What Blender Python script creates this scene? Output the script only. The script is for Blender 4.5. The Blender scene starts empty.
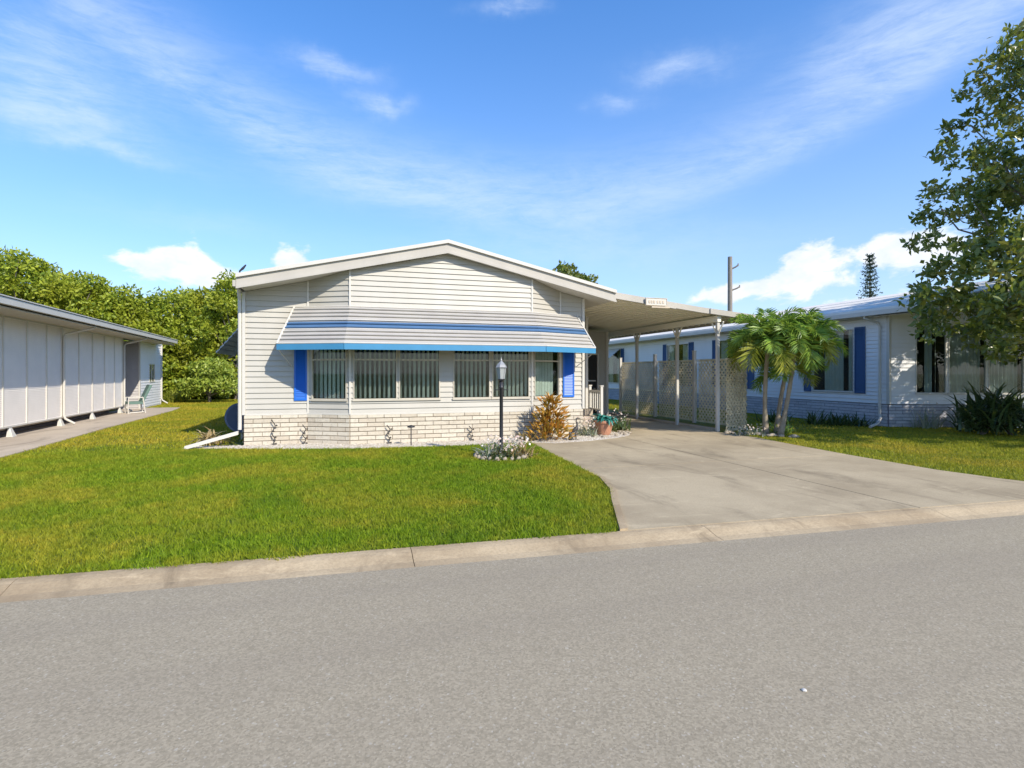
import bpy, math, random
import numpy as np
from math import sin, cos, tan, pi, radians, sqrt, atan2
from mathutils import Vector, Matrix
random.seed(7)
rng = np.random.default_rng(7)
S = bpy.context.scene
COL = S.collection

# ---------------------------------------------------------------- materials
def newmat(name):
    m = bpy.data.materials.new(name); m.use_nodes = True
    nt = m.node_tree; b = nt.nodes['Principled BSDF']
    return m, nt, b
def N(nt, t, **k):
    n = nt.nodes.new(t)
    for a, v in k.items():
        if a in n.inputs.keys() if isinstance(a, str) else False: n.inputs[a].default_value = v
        else: setattr(n, a, v)
    return n
def L(nt, a, b): nt.links.new(a, b)
def rgb(c): return (c[0], c[1], c[2], 1)
def mix(nt, fac, a, b, blend='MIX'):
    n = nt.nodes.new('ShaderNodeMix'); n.data_type = 'RGBA'; n.blend_type = blend
    for s, v in ((0, fac), (6, a), (7, b)):
        if hasattr(v, 'is_linked'): L(nt, v, n.inputs[s])
        elif s == 0: n.inputs[0].default_value = v
        else: n.inputs[s].default_value = rgb(v)
    return n.outputs[2]
def mth(nt, op, *v):
    n = nt.nodes.new('ShaderNodeMath'); n.operation = op
    for i, x in enumerate(v):
        if hasattr(x, 'is_linked'): L(nt, x, n.inputs[i])
        else: n.inputs[i].default_value = x
    return n.outputs[0]
def noise(nt, scale, detail=4, rough=.55, vec=None, dist=0):
    n = nt.nodes.new('ShaderNodeTexNoise'); n.inputs['Scale'].default_value = scale
    n.inputs['Detail'].default_value = detail; n.inputs['Roughness'].default_value = rough
    n.inputs['Distortion'].default_value = dist
    if vec is not None: L(nt, vec, n.inputs['Vector'])
    return n.outputs[0]
def pos(nt): return nt.nodes.new('ShaderNodeNewGeometry').outputs['Position']
def scaled(nt, v, s, r=0.0):
    n = nt.nodes.new('ShaderNodeMapping'); n.inputs['Scale'].default_value = s; n.inputs['Rotation'].default_value = (0, 0, r)
    L(nt, v, n.inputs[0]); return n.outputs[0]
def ramp(nt, f, a, b):
    n = nt.nodes.new('ShaderNodeMapRange'); n.inputs[1].default_value = a; n.inputs[2].default_value = b
    n.interpolation_type = 'SMOOTHSTEP'
    L(nt, f, n.inputs[0]); return n.outputs[0]
def bump(nt, b, h, s, d=.01):
    n = nt.nodes.new('ShaderNodeBump'); n.inputs['Strength'].default_value = s; n.inputs['Distance'].default_value = d
    L(nt, h, n.inputs['Height']); L(nt, n.outputs[0], b.inputs['Normal'])
def painted(name, c, rough=.5, var=.12, scale=3, dirt=None, spec=.4, metal=0, streak=False):
    m, nt, b = newmat(name); p = pos(nt)
    v = scaled(nt, p, (1, 1, .25)) if streak else p
    n1 = ramp(nt, noise(nt, scale, 6, .6, v), .3, .7)
    d = dirt or tuple(x*(1-var*2) for x in c)
    col = mix(nt, mth(nt, 'MULTIPLY', n1, .5), c, d)
    n2 = noise(nt, scale*18, 3, .6, p)
    col = mix(nt, mth(nt, 'MULTIPLY', n2, var), col, tuple(x*.55 for x in c))
    L(nt, col, b.inputs['Base Color']); b.inputs['Roughness'].default_value = rough
    b.inputs['Specular IOR Level'].default_value = spec; b.inputs['Metallic'].default_value = metal
    return m
def island(nt): return nt.nodes.new('ShaderNodeNewGeometry').outputs['Random Per Island']

M = {}
M['siding'] = painted('siding_white', (.47, .45, .40), .5, .08, 1.2, dirt=(.385, .36, .305), streak=True)
M['siding_b'] = painted('siding_cool_white', (.78, .78, .78), .5, .07, 1.0, streak=True)
M['trim'] = painted('trim_white', (.58, .555, .50), .4, .06, 2)
M['fascia'] = painted('fascia_white', (.47, .44, .385), .4, .12, 1.5, streak=True)
M['soffit'] = painted('soffit_white', (.62, .58, .50), .6, .1, 2)
M['ceiling'] = painted('ceiling_pan', (.92, .87, .74), .5, .06, .8)
M['blue'] = painted('shutter_blue', (.016, .135, .56), .4, .06, 4)
M['blue_dk'] = painted('shutter_faded_blue', (.035, .09, .21), .5, .08, 4)
M['valance'] = painted('valance_blue', (.055, .24, .43), .45, .08, 4)
M['band'] = painted('awning_band_blue', (.085, .175, .32), .5, .1, 3)
M['awning'] = painted('awning_white', (.46, .44, .40), .5, .12, 2, dirt=(.37, .35, .33))
M['awning_g'] = painted('awning_grey', (.42, .46, .50), .5, .1, 3)
M['alu'] = painted('aluminium', (.62, .62, .60), .4, .08, 5, metal=.3)
M['black'] = painted('black_metal', (.03, .03, .035), .4, .1, 8)
M['frame'] = painted('window_frame', (.50, .46, .38), .5, .08, 4)
M['dark'] = painted('dark_interior', (.035, .035, .035), .9, .1, 2)
M['blind'] = painted('blind_vinyl', (.66, .67, .60), .6, .08, 6)
M['curtain'] = painted('curtain_cream', (.66, .62, .52), .8, .1, 6)
M['curtain_w'] = painted('curtain_white', (.50, .53, .53), .8, .1, 6)
M['roof'] = painted('roof_white', (.82, .77, .68), .95, .15, .8, spec=.05)
M['roofedge'] = painted('roof_edge_grey', (.50, .52, .53), .6, .12, 3)
M['screen'] = painted('screen_panel', (.86, .80, .73), .7, .06, 2)
M['taupe'] = painted('taupe_siding', (.45, .43, .42), .6, .08, 2)
M['lattice'] = painted('lattice_wood', (.82, .73, .55), .7, .12, 5)
def sheet_plastic(name, c, tr_):
    m, nt, b = newmat(name); col = mix(nt, ramp(nt, noise(nt, 4, 5, .6, pos(nt)), .35, .7), c, tuple(x*.82 for x in c))
    L(nt, col, b.inputs['Base Color']); t = nt.nodes.new('ShaderNodeBsdfTranslucent'); L(nt, col, t.inputs[0])
    ms = nt.nodes.new('ShaderNodeMixShader'); ms.inputs[0].default_value = tr_; L(nt, b.outputs[0], ms.inputs[1]); L(nt, t.outputs[0], ms.inputs[2])
    L(nt, ms.outputs[0], nt.nodes['Material Output'].inputs[0]); return m
M['lattice'] = sheet_plastic('lattice_plastic', (.93, .86, .68), .55)
M['wood'] = painted('grey_wood', (.27, .24, .21), .85, .2, 6, streak=True)
M['terracotta'] = painted('terracotta', (.46, .22, .13), .7, .15, 8)
M['teal'] = painted('teal_leaf', (.035, .21, .17), .5, .15, 14)
M['cushion'] = painted('cushion_green', (.12, .20, .17), .8, .15, 12)
M['dish'] = painted('dish_blue_grey', (.10, .125, .17), .35, .1, 5)
M['bronze'] = painted('bronze', (.06, .055, .05), .5, .2, 20)
M['bark'] = painted('bark', (.22, .19, .155), .9, .25, 9)
M['palmbark'] = painted('palm_bark', (.33, .27, .19), .9, .25, 10)
M['lampglass'] = painted('lantern_glass', (.36, .38, .37), .2, .08, 9)

def concrete(name, c, c2, grain=70, b_=.25):
    m, nt, b = newmat(name); p = pos(nt)
    a = ramp(nt, noise(nt, .55, 6, .62, p), .34, .68)
    col = mix(nt, a, c, c2)
    st = ramp(nt, noise(nt, 1.3, 8, .7, scaled(nt, p, (1, .35, 1), .3), .8), .50, .72)
    col = mix(nt, mth(nt, 'MULTIPLY', st, .68), col, tuple(x*.5 for x in c2))
    li = ramp(nt, noise(nt, 2.1, 7, .7, scaled(nt, p, (.5, 1.4, 1), -.5), 1.5), .55, .7); col = mix(nt, mth(nt, 'MULTIPLY', li, .4), col, tuple(min(.8, x*1.35) for x in c))
    f = noise(nt, grain, 3, .7, p)
    col = mix(nt, mth(nt, 'MULTIPLY', ramp(nt, f, .35, .75), .35), col, tuple(x*.6 for x in c2))
    L(nt, col, b.inputs['Base Color']); b.inputs['Roughness'].default_value = .9
    b.inputs['Specular IOR Level'].default_value = .2
    bump(nt, b, f, b_, .004)
    return m
M['drive'] = concrete('driveway_concrete', (.47, .385, .25), (.35, .282, .18))
M['walk'] = concrete('walk_concrete', (.52, .44, .34), (.43, .36, .28))
M['kerb'] = concrete('kerb_concrete', (.50, .395, .25), (.32, .24, .145), 40, 1.)

def asphalt():
    m, nt, b = newmat('asphalt'); p = pos(nt)
    vo = nt.nodes.new('ShaderNodeTexVoronoi'); vo.inputs['Scale'].default_value = 95; L(nt, p, vo.inputs['Vector'])
    vs = nt.nodes.new('ShaderNodeSeparateColor'); L(nt, vo.outputs['Color'], vs.inputs[0])
    col = mix(nt, vs.outputs[0], (.245, .208, .138), (.43, .365, .255))
    vo2 = nt.nodes.new('ShaderNodeTexVoronoi'); vo2.inputs['Scale'].default_value = 190; L(nt, p, vo2.inputs['Vector'])
    v2 = nt.nodes.new('ShaderNodeSeparateColor'); L(nt, vo2.outputs['Color'], v2.inputs[0])
    col = mix(nt, mth(nt, 'MULTIPLY', v2.outputs[0], .55), col, (.32, .272, .188))
    spk = ramp(nt, vs.outputs[1], .962, .99)
    col = mix(nt, mth(nt, 'MULTIPLY', spk, .35), col, (.60, .56, .48))
    lane = ramp(nt, noise(nt, 1.1, 4, .6, scaled(nt, p, (.05, 1, 1), .042)), .45, .62); col = mix(nt, mth(nt, 'MULTIPLY', lane, .16), col, (.22, .185, .14))
    big = ramp(nt, noise(nt, .35, 5, .6, scaled(nt, p, (.35, 1, 1))), .35, .7)
    col = mix(nt, mth(nt, 'MULTIPLY', big, .25), col, (.25, .21, .155))
    L(nt, col, b.inputs['Base Color']); b.inputs['Roughness'].default_value = .85
    b.inputs['Specular IOR Level'].default_value = .25
    bump(nt, b, mth(nt, 'ADD', vs.outputs[2], v2.outputs[1]), .35, .004)
    return m
M['asphalt'] = asphalt()

def brick_mat(name, c1, c2):
    m, nt, b = newmat(name)
    r = island(nt)
    col = mix(nt, r, c1, c2)
    col = mix(nt, mth(nt, 'MULTIPLY', ramp(nt, noise(nt, 14, 6, .7, pos(nt)), .45, .7), .4), col, tuple(x*.6 for x in c2))
    L(nt, col, b.inputs['Base Color']); b.inputs['Roughness'].default_value = .85
    bump(nt, b, noise(nt, 60, 4, .7, pos(nt)), .5, .006)
    return m
M['brick'] = brick_mat('painted_block', (.60, .55, .45), (.48, .42, .33))
M['brick_b'] = brick_mat('painted_block_cool', (.55, .56, .60), (.44, .44, .48))
M['mortar'] = painted('mortar', (.30, .22, .15), .95, .2, 10)
M['mortar_b'] = painted('mortar_grey', (.25, .23, .25), .95, .2, 10)

def leafmat(name, c1, c2, c3=None, trans=.35, rough=.45, spec=.35, nscale=.5):
    m, nt, b = newmat(name)
    r = island(nt); p = pos(nt)
    col = mix(nt, r, c1, c2)
    if c3: col = mix(nt, ramp(nt, noise(nt, nscale, 4, .6, p), .42, .68), col, c3)
    L(nt, col, b.inputs['Base Color']); b.inputs['Roughness'].default_value = rough
    b.inputs['Specular IOR Level'].default_value = spec
    tr = nt.nodes.new('ShaderNodeBsdfTranslucent'); L(nt, mix(nt, .5, col, (.35, .40, .03), 'MIX'), tr.inputs[0])
    ms = nt.nodes.new('ShaderNodeMixShader'); ms.inputs[0].default_value = trans
    L(nt, b.outputs[0], ms.inputs[1]); L(nt, tr.outputs[0], ms.inputs[2])
    L(nt, ms.outputs[0], nt.nodes['Material Output'].inputs[0])
    return m
M['leaf_hedge'] = leafmat('leaf_hedge', (.10, .17, .015), (.46, .52, .05), (.34, .36, .03), .40, nscale=.5)
M['leaf_bush'] = leafmat('leaf_bush', (.16, .24, .03), (.40, .46, .07), None, .3)
M['leaf_mag'] = leafmat('leaf_magnolia', (.05, .095, .018), (.20, .26, .055), (.26, .24, .06), .30, .3, .5, 1.4)
M['leaf_dark'] = leafmat('leaf_dark', (.025, .055, .022), (.10, .14, .05), None, .15, .35, .5)
M['leaf_pine'] = leafmat('leaf_pine', (.02, .045, .035), (.05, .08, .06), None, .1)
M['leaf_palm'] = leafmat('leaf_palm', (.10, .23, .03), (.34, .48, .08), None, .35, .4, .5)
M['leaf_palm_y'] = leafmat('leaf_palm_yellow', (.24, .29, .03), (.42, .42, .07), None, .35, .45)
M['leaf_orange'] = leafmat('leaf_croton', (.50, .16, .02), (.62, .36, .07), (.28, .22, .04), .25, .4, .4, 6)
M['leaf_silver'] = leafmat('leaf_silver', (.20, .26, .17), (.45, .45, .38), None, .2)
M['leaf_brown'] = leafmat('leaf_dry', (.30, .20, .08), (.42, .34, .17), None, .2)
M['flower'] = leafmat('flower_pink', (.75, .55, .48), (.85, .80, .72), None, .3)
M['pebble'] = brick_mat('pebble_white', (.64, .60, .52), (.40, .34, .26))
M['rock'] = brick_mat('rock_white', (.46, .40, .31), (.26, .21, .15))

def grassmat(name, blade):
    m, nt, b = newmat(name); p = pos(nt)
    g1 = (.12, .225, .008); g2 = (.31, .42, .018); y = (.60, .45, .05)
    base = mix(nt, island(nt) if blade else noise(nt, 90, 3, .7, p), g1, g2)
    pat = ramp(nt, noise(nt, .42, 5, .62, p, .4), .42, .68)
    pat2 = ramp(nt, noise(nt, 2.6, 5, .7, p), .5, .75)
    f = mth(nt, 'ADD', mth(nt, 'MULTIPLY', pat, .60), mth(nt, 'MULTIPLY', pat2, .40))
    # the far strip between the houses and the road edge are drier
    sx = nt.nodes.new('ShaderNodeSeparateXYZ'); L(nt, p, sx.inputs[0])
    dry = mth(nt, 'MULTIPLY', mth(nt, 'MAXIMUM', ramp(nt, sx.outputs[1], 9, 17), ramp(nt, sx.outputs[0], 7, 10)), .45)
    f = mth(nt, 'MINIMUM', mth(nt, 'ADD', f, dry), .9)
    col = mix(nt, f, base, y)
    sm = ramp(nt, noise(nt, 11, 4, .7, p), .42, .62); col = mix(nt, mth(nt, 'MULTIPLY', mth(nt, 'SUBTRACT', 1., sm), .45), col, (.07, .13, .008))
    dk = ramp(nt, noise(nt, .9, 4, .6, scaled(nt, p, (1.3, .8, 1), .7)), .52, .72)
    col = mix(nt, mth(nt, 'MULTIPLY', dk, .5), col, (.10, .19, .012))
    if not blade: col = mix(nt, .6, col, (.055, .085, .012))
    L(nt, col, b.inputs['Base Color']); b.inputs['Roughness'].default_value = .6
    b.inputs['Specular IOR Level'].default_value = .2
    if blade:
        tr = nt.nodes.new('ShaderNodeBsdfTranslucent'); L(nt, col, tr.inputs[0])
        ms = nt.nodes.new('ShaderNodeMixShader'); ms.inputs[0].default_value = .35
        L(nt, b.outputs[0], ms.inputs[1]); L(nt, tr.outputs[0], ms.inputs[2])
        L(nt, ms.outputs[0], nt.nodes['Material Output'].inputs[0])
    else: bump(nt, b, noise(nt, 50, 4, .8, p), .8, .03)
    return m
M['grass'] = grassmat('grass_blades', True)
M['lawn'] = grassmat('lawn_soil', False)

def glassmat():
    m, nt, b = newmat('window_glass')
    t = nt.nodes.new('ShaderNodeBsdfTransparent'); t.inputs[0].default_value = (.84, .89, .87, 1)
    g = nt.nodes.new('ShaderNodeBsdfGlossy'); g.inputs['Roughness'].default_value = .02
    fr = nt.nodes.new('ShaderNodeFresnel'); bf = nt.nodes.new('ShaderNodeNewGeometry').outputs['Backfacing']; L(nt, mth(nt, 'ADD', mth(nt, 'MULTIPLY', bf, 1/1.45-1.45), 1.45), fr.inputs[0])
    ms = nt.nodes.new('ShaderNodeMixShader')
    L(nt, mth(nt, 'MULTIPLY', fr.outputs[0], 1.1), ms.inputs[0]); L(nt, t.outputs[0], ms.inputs[1]); L(nt, g.outputs[0], ms.inputs[2])
    L(nt, ms.outputs[0], nt.nodes['Material Output'].inputs[0])
    return m
M['glass'] = glassmat()

# ---------------------------------------------------------------- mesh helpers
ORG = {}
class MB:
    def __init__(s, xf=None): s.v = []; s.f = []; s.mi = []; s.xf = xf; s.m = 0
    def add(s, vs, fs):
        o = len(s.v)
        if s.xf is not None: vs = [s.xf @ Vector(v) for v in vs]
        s.v += [tuple(v) for v in vs]; s.f += [tuple(i+o for i in f) for f in fs]; s.mi += [s.m]*len(fs)
        return s
    def box(s, x0, x1, y0, y1, z0, z1):
        vs = [(x, y, z) for z in (z0, z1) for y in (y0, y1) for x in (x0, x1)]
        return s.add(vs, [(0, 2, 3, 1), (4, 5, 7, 6), (0, 1, 5, 4), (2, 6, 7, 3), (0, 4, 6, 2), (1, 3, 7, 5)])
    def obox(s, o, u, a0, a1, b0, b1, z0, z1):
        """box along horizontal direction u from origin o: a along u, b along the outward normal (u.y,-u.x)"""
        n = (u[1], -u[0])
        vs = [(o[0]+u[0]*a+n[0]*b, o[1]+u[1]*a+n[1]*b, z) for z in (z0, z1) for b in (b1, b0) for a in (a0, a1)]
        return s.add(vs, [(0, 2, 3, 1), (4, 5, 7, 6), (0, 1, 5, 4), (2, 6, 7, 3), (0, 4, 6, 2), (1, 3, 7, 5)])
    def tube(s, pts, rad, n=8, cap=True):
        pts = [Vector(p) for p in pts]
        if not hasattr(rad, '__len__'): rad = [rad]*len(pts)
        vs = []; fs = []; up0 = None
        for i, p in enumerate(pts):
            d = (pts[min(i+1, len(pts)-1)]-pts[max(i-1, 0)]).normalized()
            if up0 is None:
                up0 = d.orthogonal().normalized()
            a = (up0 - d*up0.dot(d)).normalized(); up0 = a; b = d.cross(a)
            for k in range(n):
                t = 2*pi*k/n; vs.append(p+(a*cos(t)+b*sin(t))*rad[i])
        for i in range(len(pts)-1):
            for k in range(n):
                fs.append((i*n+k, i*n+(k+1) % n, (i+1)*n+(k+1) % n, (i+1)*n+k))
        if cap: fs.append(tuple(range(n-1, -1, -1))); fs.append(tuple(range((len(pts)-1)*n, len(pts)*n)))
        return s.add(vs, fs)
    def lathe(s, c, prof, n=20):
        vs = [(c[0]+r*cos(2*pi*k/n), c[1]+r*sin(2*pi*k/n), c[2]+z) for r, z in prof for k in range(n)]
        fs = [(i*n+k, i*n+(k+1) % n, (i+1)*n+(k+1) % n, (i+1)*n+k) for i in range(len(prof)-1) for k in range(n)]
        fs.append(tuple(range(n-1, -1, -1))); fs.append(tuple(range((len(prof)-1)*n, len(prof)*n)))
        return s.add(vs, fs)
    def strip(s, low, high, y0, y1):
        """profile in XZ between two polylines, extruded along Y"""
        n = len(low)
        vs = [(x, y, z) for y in (y0, y1) for x, z in list(low)+list(high)]
        fs = []; k = 2*n
        for i in range(n-1):
            fs += [(i, i+1, n+i+1, n+i), (k+i+1, k+i, k+n+i, k+n+i+1), (i, k+i, k+i+1, i+1), (n+i, n+i+1, k+n+i+1, k+n+i)]
        fs += [(0, n, k+n, k), (n-1, k+n-1, k+2*n-1, 2*n-1)]
        return s.add(vs, fs)
    def poly(s, pts, z0, z1):
        n = len(pts); vs = [(x, y, z) for z in (z0, z1) for x, y in pts]
        return s.add(vs, [tuple(range(n-1, -1, -1)), tuple(range(n, 2*n))]+[(i, (i+1) % n, n+(i+1) % n, n+i) for i in range(n)])
    def build(s, name, mat, parent=None, smooth=False, label=None):
        me = bpy.data.meshes.new(name)
        org = ORG.get(parent.name, Vector((0, 0, 0))) if parent else Vector((0, 0, 0))
        me.from_pydata([(v[0]-org[0], v[1]-org[1], v[2]-org[2]) for v in s.v], [], s.f)
        mats = mat if isinstance(mat, (list, tuple)) else [mat]
        for m in mats: me.materials.append(m)
        if len(mats) > 1: me.polygons.foreach_set('material_index', s.mi)
        if smooth: me.polygons.foreach_set('use_smooth', [True]*len(s.f))
        me.update()
        o = bpy.data.objects.new(name, me); COL.objects.link(o)
        if parent: o.parent = parent; ORG[o.name] = org
        if label: o['label'] = label
        return o
def tag(o, label=None, cat=None, group=None, kind=None):
    if label: o['label'] = label
    if cat: o['category'] = cat
    if group: o['group'] = group
    if kind: o['kind'] = kind
    return o
def thing(name, label, cat, loc=(0, 0, 0), group=None):
    o = bpy.data.objects.new(name, None); COL.objects.link(o); o.location = loc
    o.empty_display_size = .2
    ORG[o.name] = Vector(loc)
    return tag(o, label, cat, group)
def single(mb, name, mat, label, cat, group=None, smooth=False):
    """a thing that is one mesh, its origin at the base centre"""
    a = np.array(mb.v); c = ((a[:, 0].min()+a[:, 0].max())/2, (a[:, 1].min()+a[:, 1].max())/2, a[:, 2].min())
    mb.v = [(v[0]-c[0], v[1]-c[1], v[2]-c[2]) for v in mb.v]
    o = mb.build(name, mat, smooth=smooth); o.location = c
    return tag(o, label, cat, group)
def struct(mb, name, mat, kind='structure', **k):
    o = mb.build(name, mat, **k); o['kind'] = kind; return o

def clip(poly, z, keep_above):
    out = []
    for i in range(len(poly)):
        a, b = poly[i], poly[(i+1) % len(poly)]
        ia = (a[1] >= z) == keep_above; ib = (b[1] >= z) == keep_above
        if ia: out.append(a)
        if ia != ib and abs(b[1]-a[1]) > 1e-9:
            t = (z-a[1])/(b[1]-a[1]); out.append((a[0]+t*(b[0]-a[0]), z))
    return out
def siding(mb, o, u, poly, course=.12, ref=.68, proud=.024):
    n = (u[1], -u[0]); zs = [p[1] for p in poly]
    k = math.floor((min(zs)-ref)/course)
    while ref+k*course < max(zs)-1e-6:
        za = ref+k*course; zb = za+course; k += 1
        q = clip(clip(poly, za, True), zb, False)
        if len(q) < 3: continue
        def P(a, z, off): return (o[0]+u[0]*a+n[0]*off, o[1]+u[1]*a+n[1]*off, z)
        offs = lambda z: proud*(1-max(0, (z-za))/course)
        vs = [P(a, z, offs(z)) for a, z in q]
        mb.add(vs, [tuple(range(len(q)))])
        lo = min(z for a, z in q); es = [a for a, z in q if z < lo+1e-6]
        if len(es) >= 2:
            a0, a1 = min(es), max(es)
            mb.add([P(a0, lo, 0), P(a1, lo, 0), P(a1, lo, offs(lo)), P(a0, lo, offs(lo))], [(0, 1, 2, 3)])
def blocks(mbk, mmo, o, u, length, z0, z1, ch=.098, bl=.37, r=random):
    """skirt of painted blocks over a mortar backing"""
    mmo.obox(o, u, 0, length, -.06, 0, z0, z1)
    z = z0; row = 0
    while z < z1-.02:
        h = min(ch, z1-z); a = -(row % 2)*bl/2
        while a < length-.01:
            x0 = max(a, 0)+.006; x1 = min(a+bl, length)-.006; a += bl
            if x1-x0 < .03: continue
            d = .018+r.uniform(0, .008)
            mbk.obox(o, u, x0, x1, -.01, d, z+.008, z+h-.008)
        z += ch; row += 1

# leaf clouds ------------------------------------------------------------------
def leaves(centers, size, aspect=.5, droop=0., curl=.25, dirs=None):
    """many small folded leaves; returns verts, faces (numpy)"""
    n = len(centers)
    d = rng.normal(size=(n, 3)) if dirs is None else dirs.copy()
    d[:, 2] -= droop
    d /= np.linalg.norm(d, axis=1)[:, None]+1e-9
    r = rng.normal(size=(n, 3)); w = np.cross(d, r); w /= np.linalg.norm(w, axis=1)[:, None]+1e-9
    nn = np.cross(d, w)
    sz = (size*rng.uniform(.65, 1.25, n))[:, None]
    a = centers; b = centers+d*sz*.45+w*sz*aspect*.5+nn*sz*curl*.3
    c = centers+d*sz; e = centers+d*sz*.45-w*sz*aspect*.5+nn*sz*curl*.3
    V = np.stack([a, b, c, e], 1).reshape(-1, 3)
    base = np.arange(n)*4
    F = np.concatenate([np.stack([base, base+1, base+2], 1), np.stack([base, base+2, base+3], 1)])
    return V, F
def npbuild(V, F, name, mat, parent=None):
    org = np.array(ORG.get(parent.name, Vector((0, 0, 0)))) if parent else np.zeros(3)
    me = bpy.data.meshes.new(name)
    me.vertices.add(len(V)); me.vertices.foreach_set('co', (V-org).astype(np.float32).ravel())
    k = F.shape[1]
    me.loops.add(F.size); me.loops.foreach_set('vertex_index', F.astype(np.int32).ravel())
    me.polygons.add(len(F)); me.polygons.foreach_set('loop_start', np.arange(len(F), dtype=np.int32)*k)
    me.polygons.foreach_set('loop_total', np.full(len(F), k, dtype=np.int32))
    me.materials.append(mat); me.update(calc_edges=True)
    o = bpy.data.objects.new(name, me); COL.objects.link(o)
    if parent: o.parent = parent; ORG[o.name] = Vector(org)
    return o
def limb(mb, a, b, r0, r1, wob=.08, n=5, sides=6):
    a = Vector(a); b = Vector(b); L_ = (b-a).length
    pts = [a.lerp(b, i/n)+Vector((random.uniform(-1, 1), random.uniform(-1, 1), random.uniform(-.5, .5)))*wob*L_*(0 < i < n)*.5 for i in range(n+1)]
    mb.tube(pts, [r0+(r1-r0)*i/n for i in range(n+1)], sides)
    return pts

# ================================================================ camera, light, sky
cam = bpy.data.cameras.new('camera'); co = bpy.data.objects.new('camera', cam); COL.objects.link(co)
cam.sensor_width = 36; cam.lens = 545/1024*36; cam.shift_y = -11/1024; cam.clip_end = 2000
YAW = math.atan(162/545)
co.location = (0, 0, 1.6); co.rotation_euler = (pi/2, 0, -YAW)
S.camera = co
SA, SE = radians(26), radians(36)
sd = Vector((sin(SA)*cos(SE), -cos(SA)*cos(SE), sin(SE)))
sun = bpy.data.lights.new('sun', 'SUN'); sun.energy = 4.5; sun.angle = radians(.53); sun.color = (1, .915, .775)
so = bpy.data.objects.new('sun', sun); COL.objects.link(so); so.location = (10, -20, 20)
so.rotation_euler = (-sd).to_track_quat('-Z', 'Y').to_euler()

w = bpy.data.worlds.new('World'); S.world = w; w.use_nodes = True
nt = w.node_tree; bg = nt.nodes['Background']
sky = nt.nodes.new('ShaderNodeTexSky'); sky.sky_type = 'NISHITA'; sky.sun_disc = False
sky.sun_elevation = SE; sky.sun_rotation = pi-SA; sky.air_density = 1.0; sky.dust_density = .6; sky.ozone_density = 3.0
tc = nt.nodes.new('ShaderNodeTexCoord'); dv = tc.outputs['Generated']
sp = nt.nodes.new('ShaderNodeSeparateXYZ'); L(nt, dv, sp.inputs[0])
az = mth(nt, 'MULTIPLY', mth(nt, 'ARCTAN2', sp.outputs[0], sp.outputs[1]), 180/pi)
el = mth(nt, 'MULTIPLY', mth(nt, 'ARCSINE', sp.outputs[2]), 180/pi)
wn1 = noise(nt, 4.5, 6, .6, dv); wn2 = noise(nt, 5.5, 6, .6, scaled(nt, dv, (1.3, 1.1, 1.2), .9))
azw = mth(nt, 'ADD', az, mth(nt, 'MULTIPLY', mth(nt, 'SUBTRACT', wn1, .5), 16.)); elw = mth(nt, 'ADD', el, mth(nt, 'MULTIPLY', mth(nt, 'SUBTRACT', wn2, .5), 5.))
def blob(a, e, sa, se, amp=1., warp=True):
    x = mth(nt, 'DIVIDE', mth(nt, 'SUBTRACT', azw if warp else az, a), sa); y = mth(nt, 'DIVIDE', mth(nt, 'SUBTRACT', elw if warp else el, e), se)
    q = mth(nt, 'ADD', mth(nt, 'MULTIPLY', x, x), mth(nt, 'MULTIPLY', y, y))
    return mth(nt, 'MULTIPLY', mth(nt, 'EXPONENT', mth(nt, 'MULTIPLY', q, -1)), amp)
def addall(l):
    r = l[0]
    for x in l[1:]: r = mth(nt, 'ADD', r, x)
    return r
# heaped clouds low over the roofs
B = lambda *a: blob(*a, warp=False)
cu = addall([B(-15.5, 9.6, 4.4, 2.0, 1.1), B(-11.0, 8.8, 3.2, 1.3, .7), B(-5.2, 11, 2.3, 1.7, 1.15), B(-4.0, 8.6, 4, 1.3, .7), B(-22.6, 10.9, 1.4, .6, .5),
             B(45.2, 10.6, 2.8, 2.0, 1.1), B(42.0, 8.4, 5.5, 1.0, .85), B(53, 10.4, 4.2, 2.3, 1.1), B(49, 6.5, 9, 1.4, .6), B(37, 7.6, 4, 1.0, .6), B(-21, 6.5, 9, 1.1, .6),
             B(70, 9, 9, 3, 1), B(100, 12, 15, 4, 1), B(-60, 10, 12, 4, 1), B(-100, 14, 18, 4, 1), B(180, 12, 25, 5, .9)])
nz = noise(nt, 15, 9, .58, scaled(nt, dv, (1, 1, 1.8)), .2)
cum = ramp(nt, mth(nt, 'ADD', cu, mth(nt, 'MULTIPLY', mth(nt, 'SUBTRACT', nz, .5), 2.0)), .50, .86)
# thin streaks: a wide sagging arc plus torn wisps
da = mth(nt, 'SUBTRACT', az, 20.); curve = mth(nt, 'ADD', mth(nt, 'MULTIPLY', mth(nt, 'MULTIPLY', da, da), .0068), 16.6)
de = mth(nt, 'SUBTRACT', el, curve)
lowm = mth(nt, 'EXPONENT', mth(nt, 'MULTIPLY', mth(nt, 'MULTIPLY', de, de), -.22))
upm = mth(nt, 'EXPONENT', mth(nt, 'MULTIPLY', mth(nt, 'MULTIPLY', de, de), -.035))
pw = mth(nt, 'GREATER_THAN', de, 0.)
arc = mth(nt, 'ADD', mth(nt, 'MULTIPLY', lowm, mth(nt, 'SUBTRACT', 1., pw)), mth(nt, 'MULTIPLY', upm, pw))
wis = addall([blob(-25, 22.5, 7, 4.2, 1.15), blob(-1.5, 28.3, 4.5, 1.0, .9), blob(3.6, 26.2, 3.0, .8, .8), blob(32.5, 28.6, 4.5, 1.4, .85), blob(27.5, 26, 3, .8, .6),
              blob(16, 33.6, 4, .7, .9), blob(-21, 17.8, 5, .7, .7), blob(-25, 19.6, 5, .8, .6), blob(-5, 19, 16, 3, .35), blob(25, 12.5, 22, 2.5, .5), blob(-14, 13.5, 10, 1.2, .35), blob(52, 27, 9, 3.4, .6)])
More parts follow.
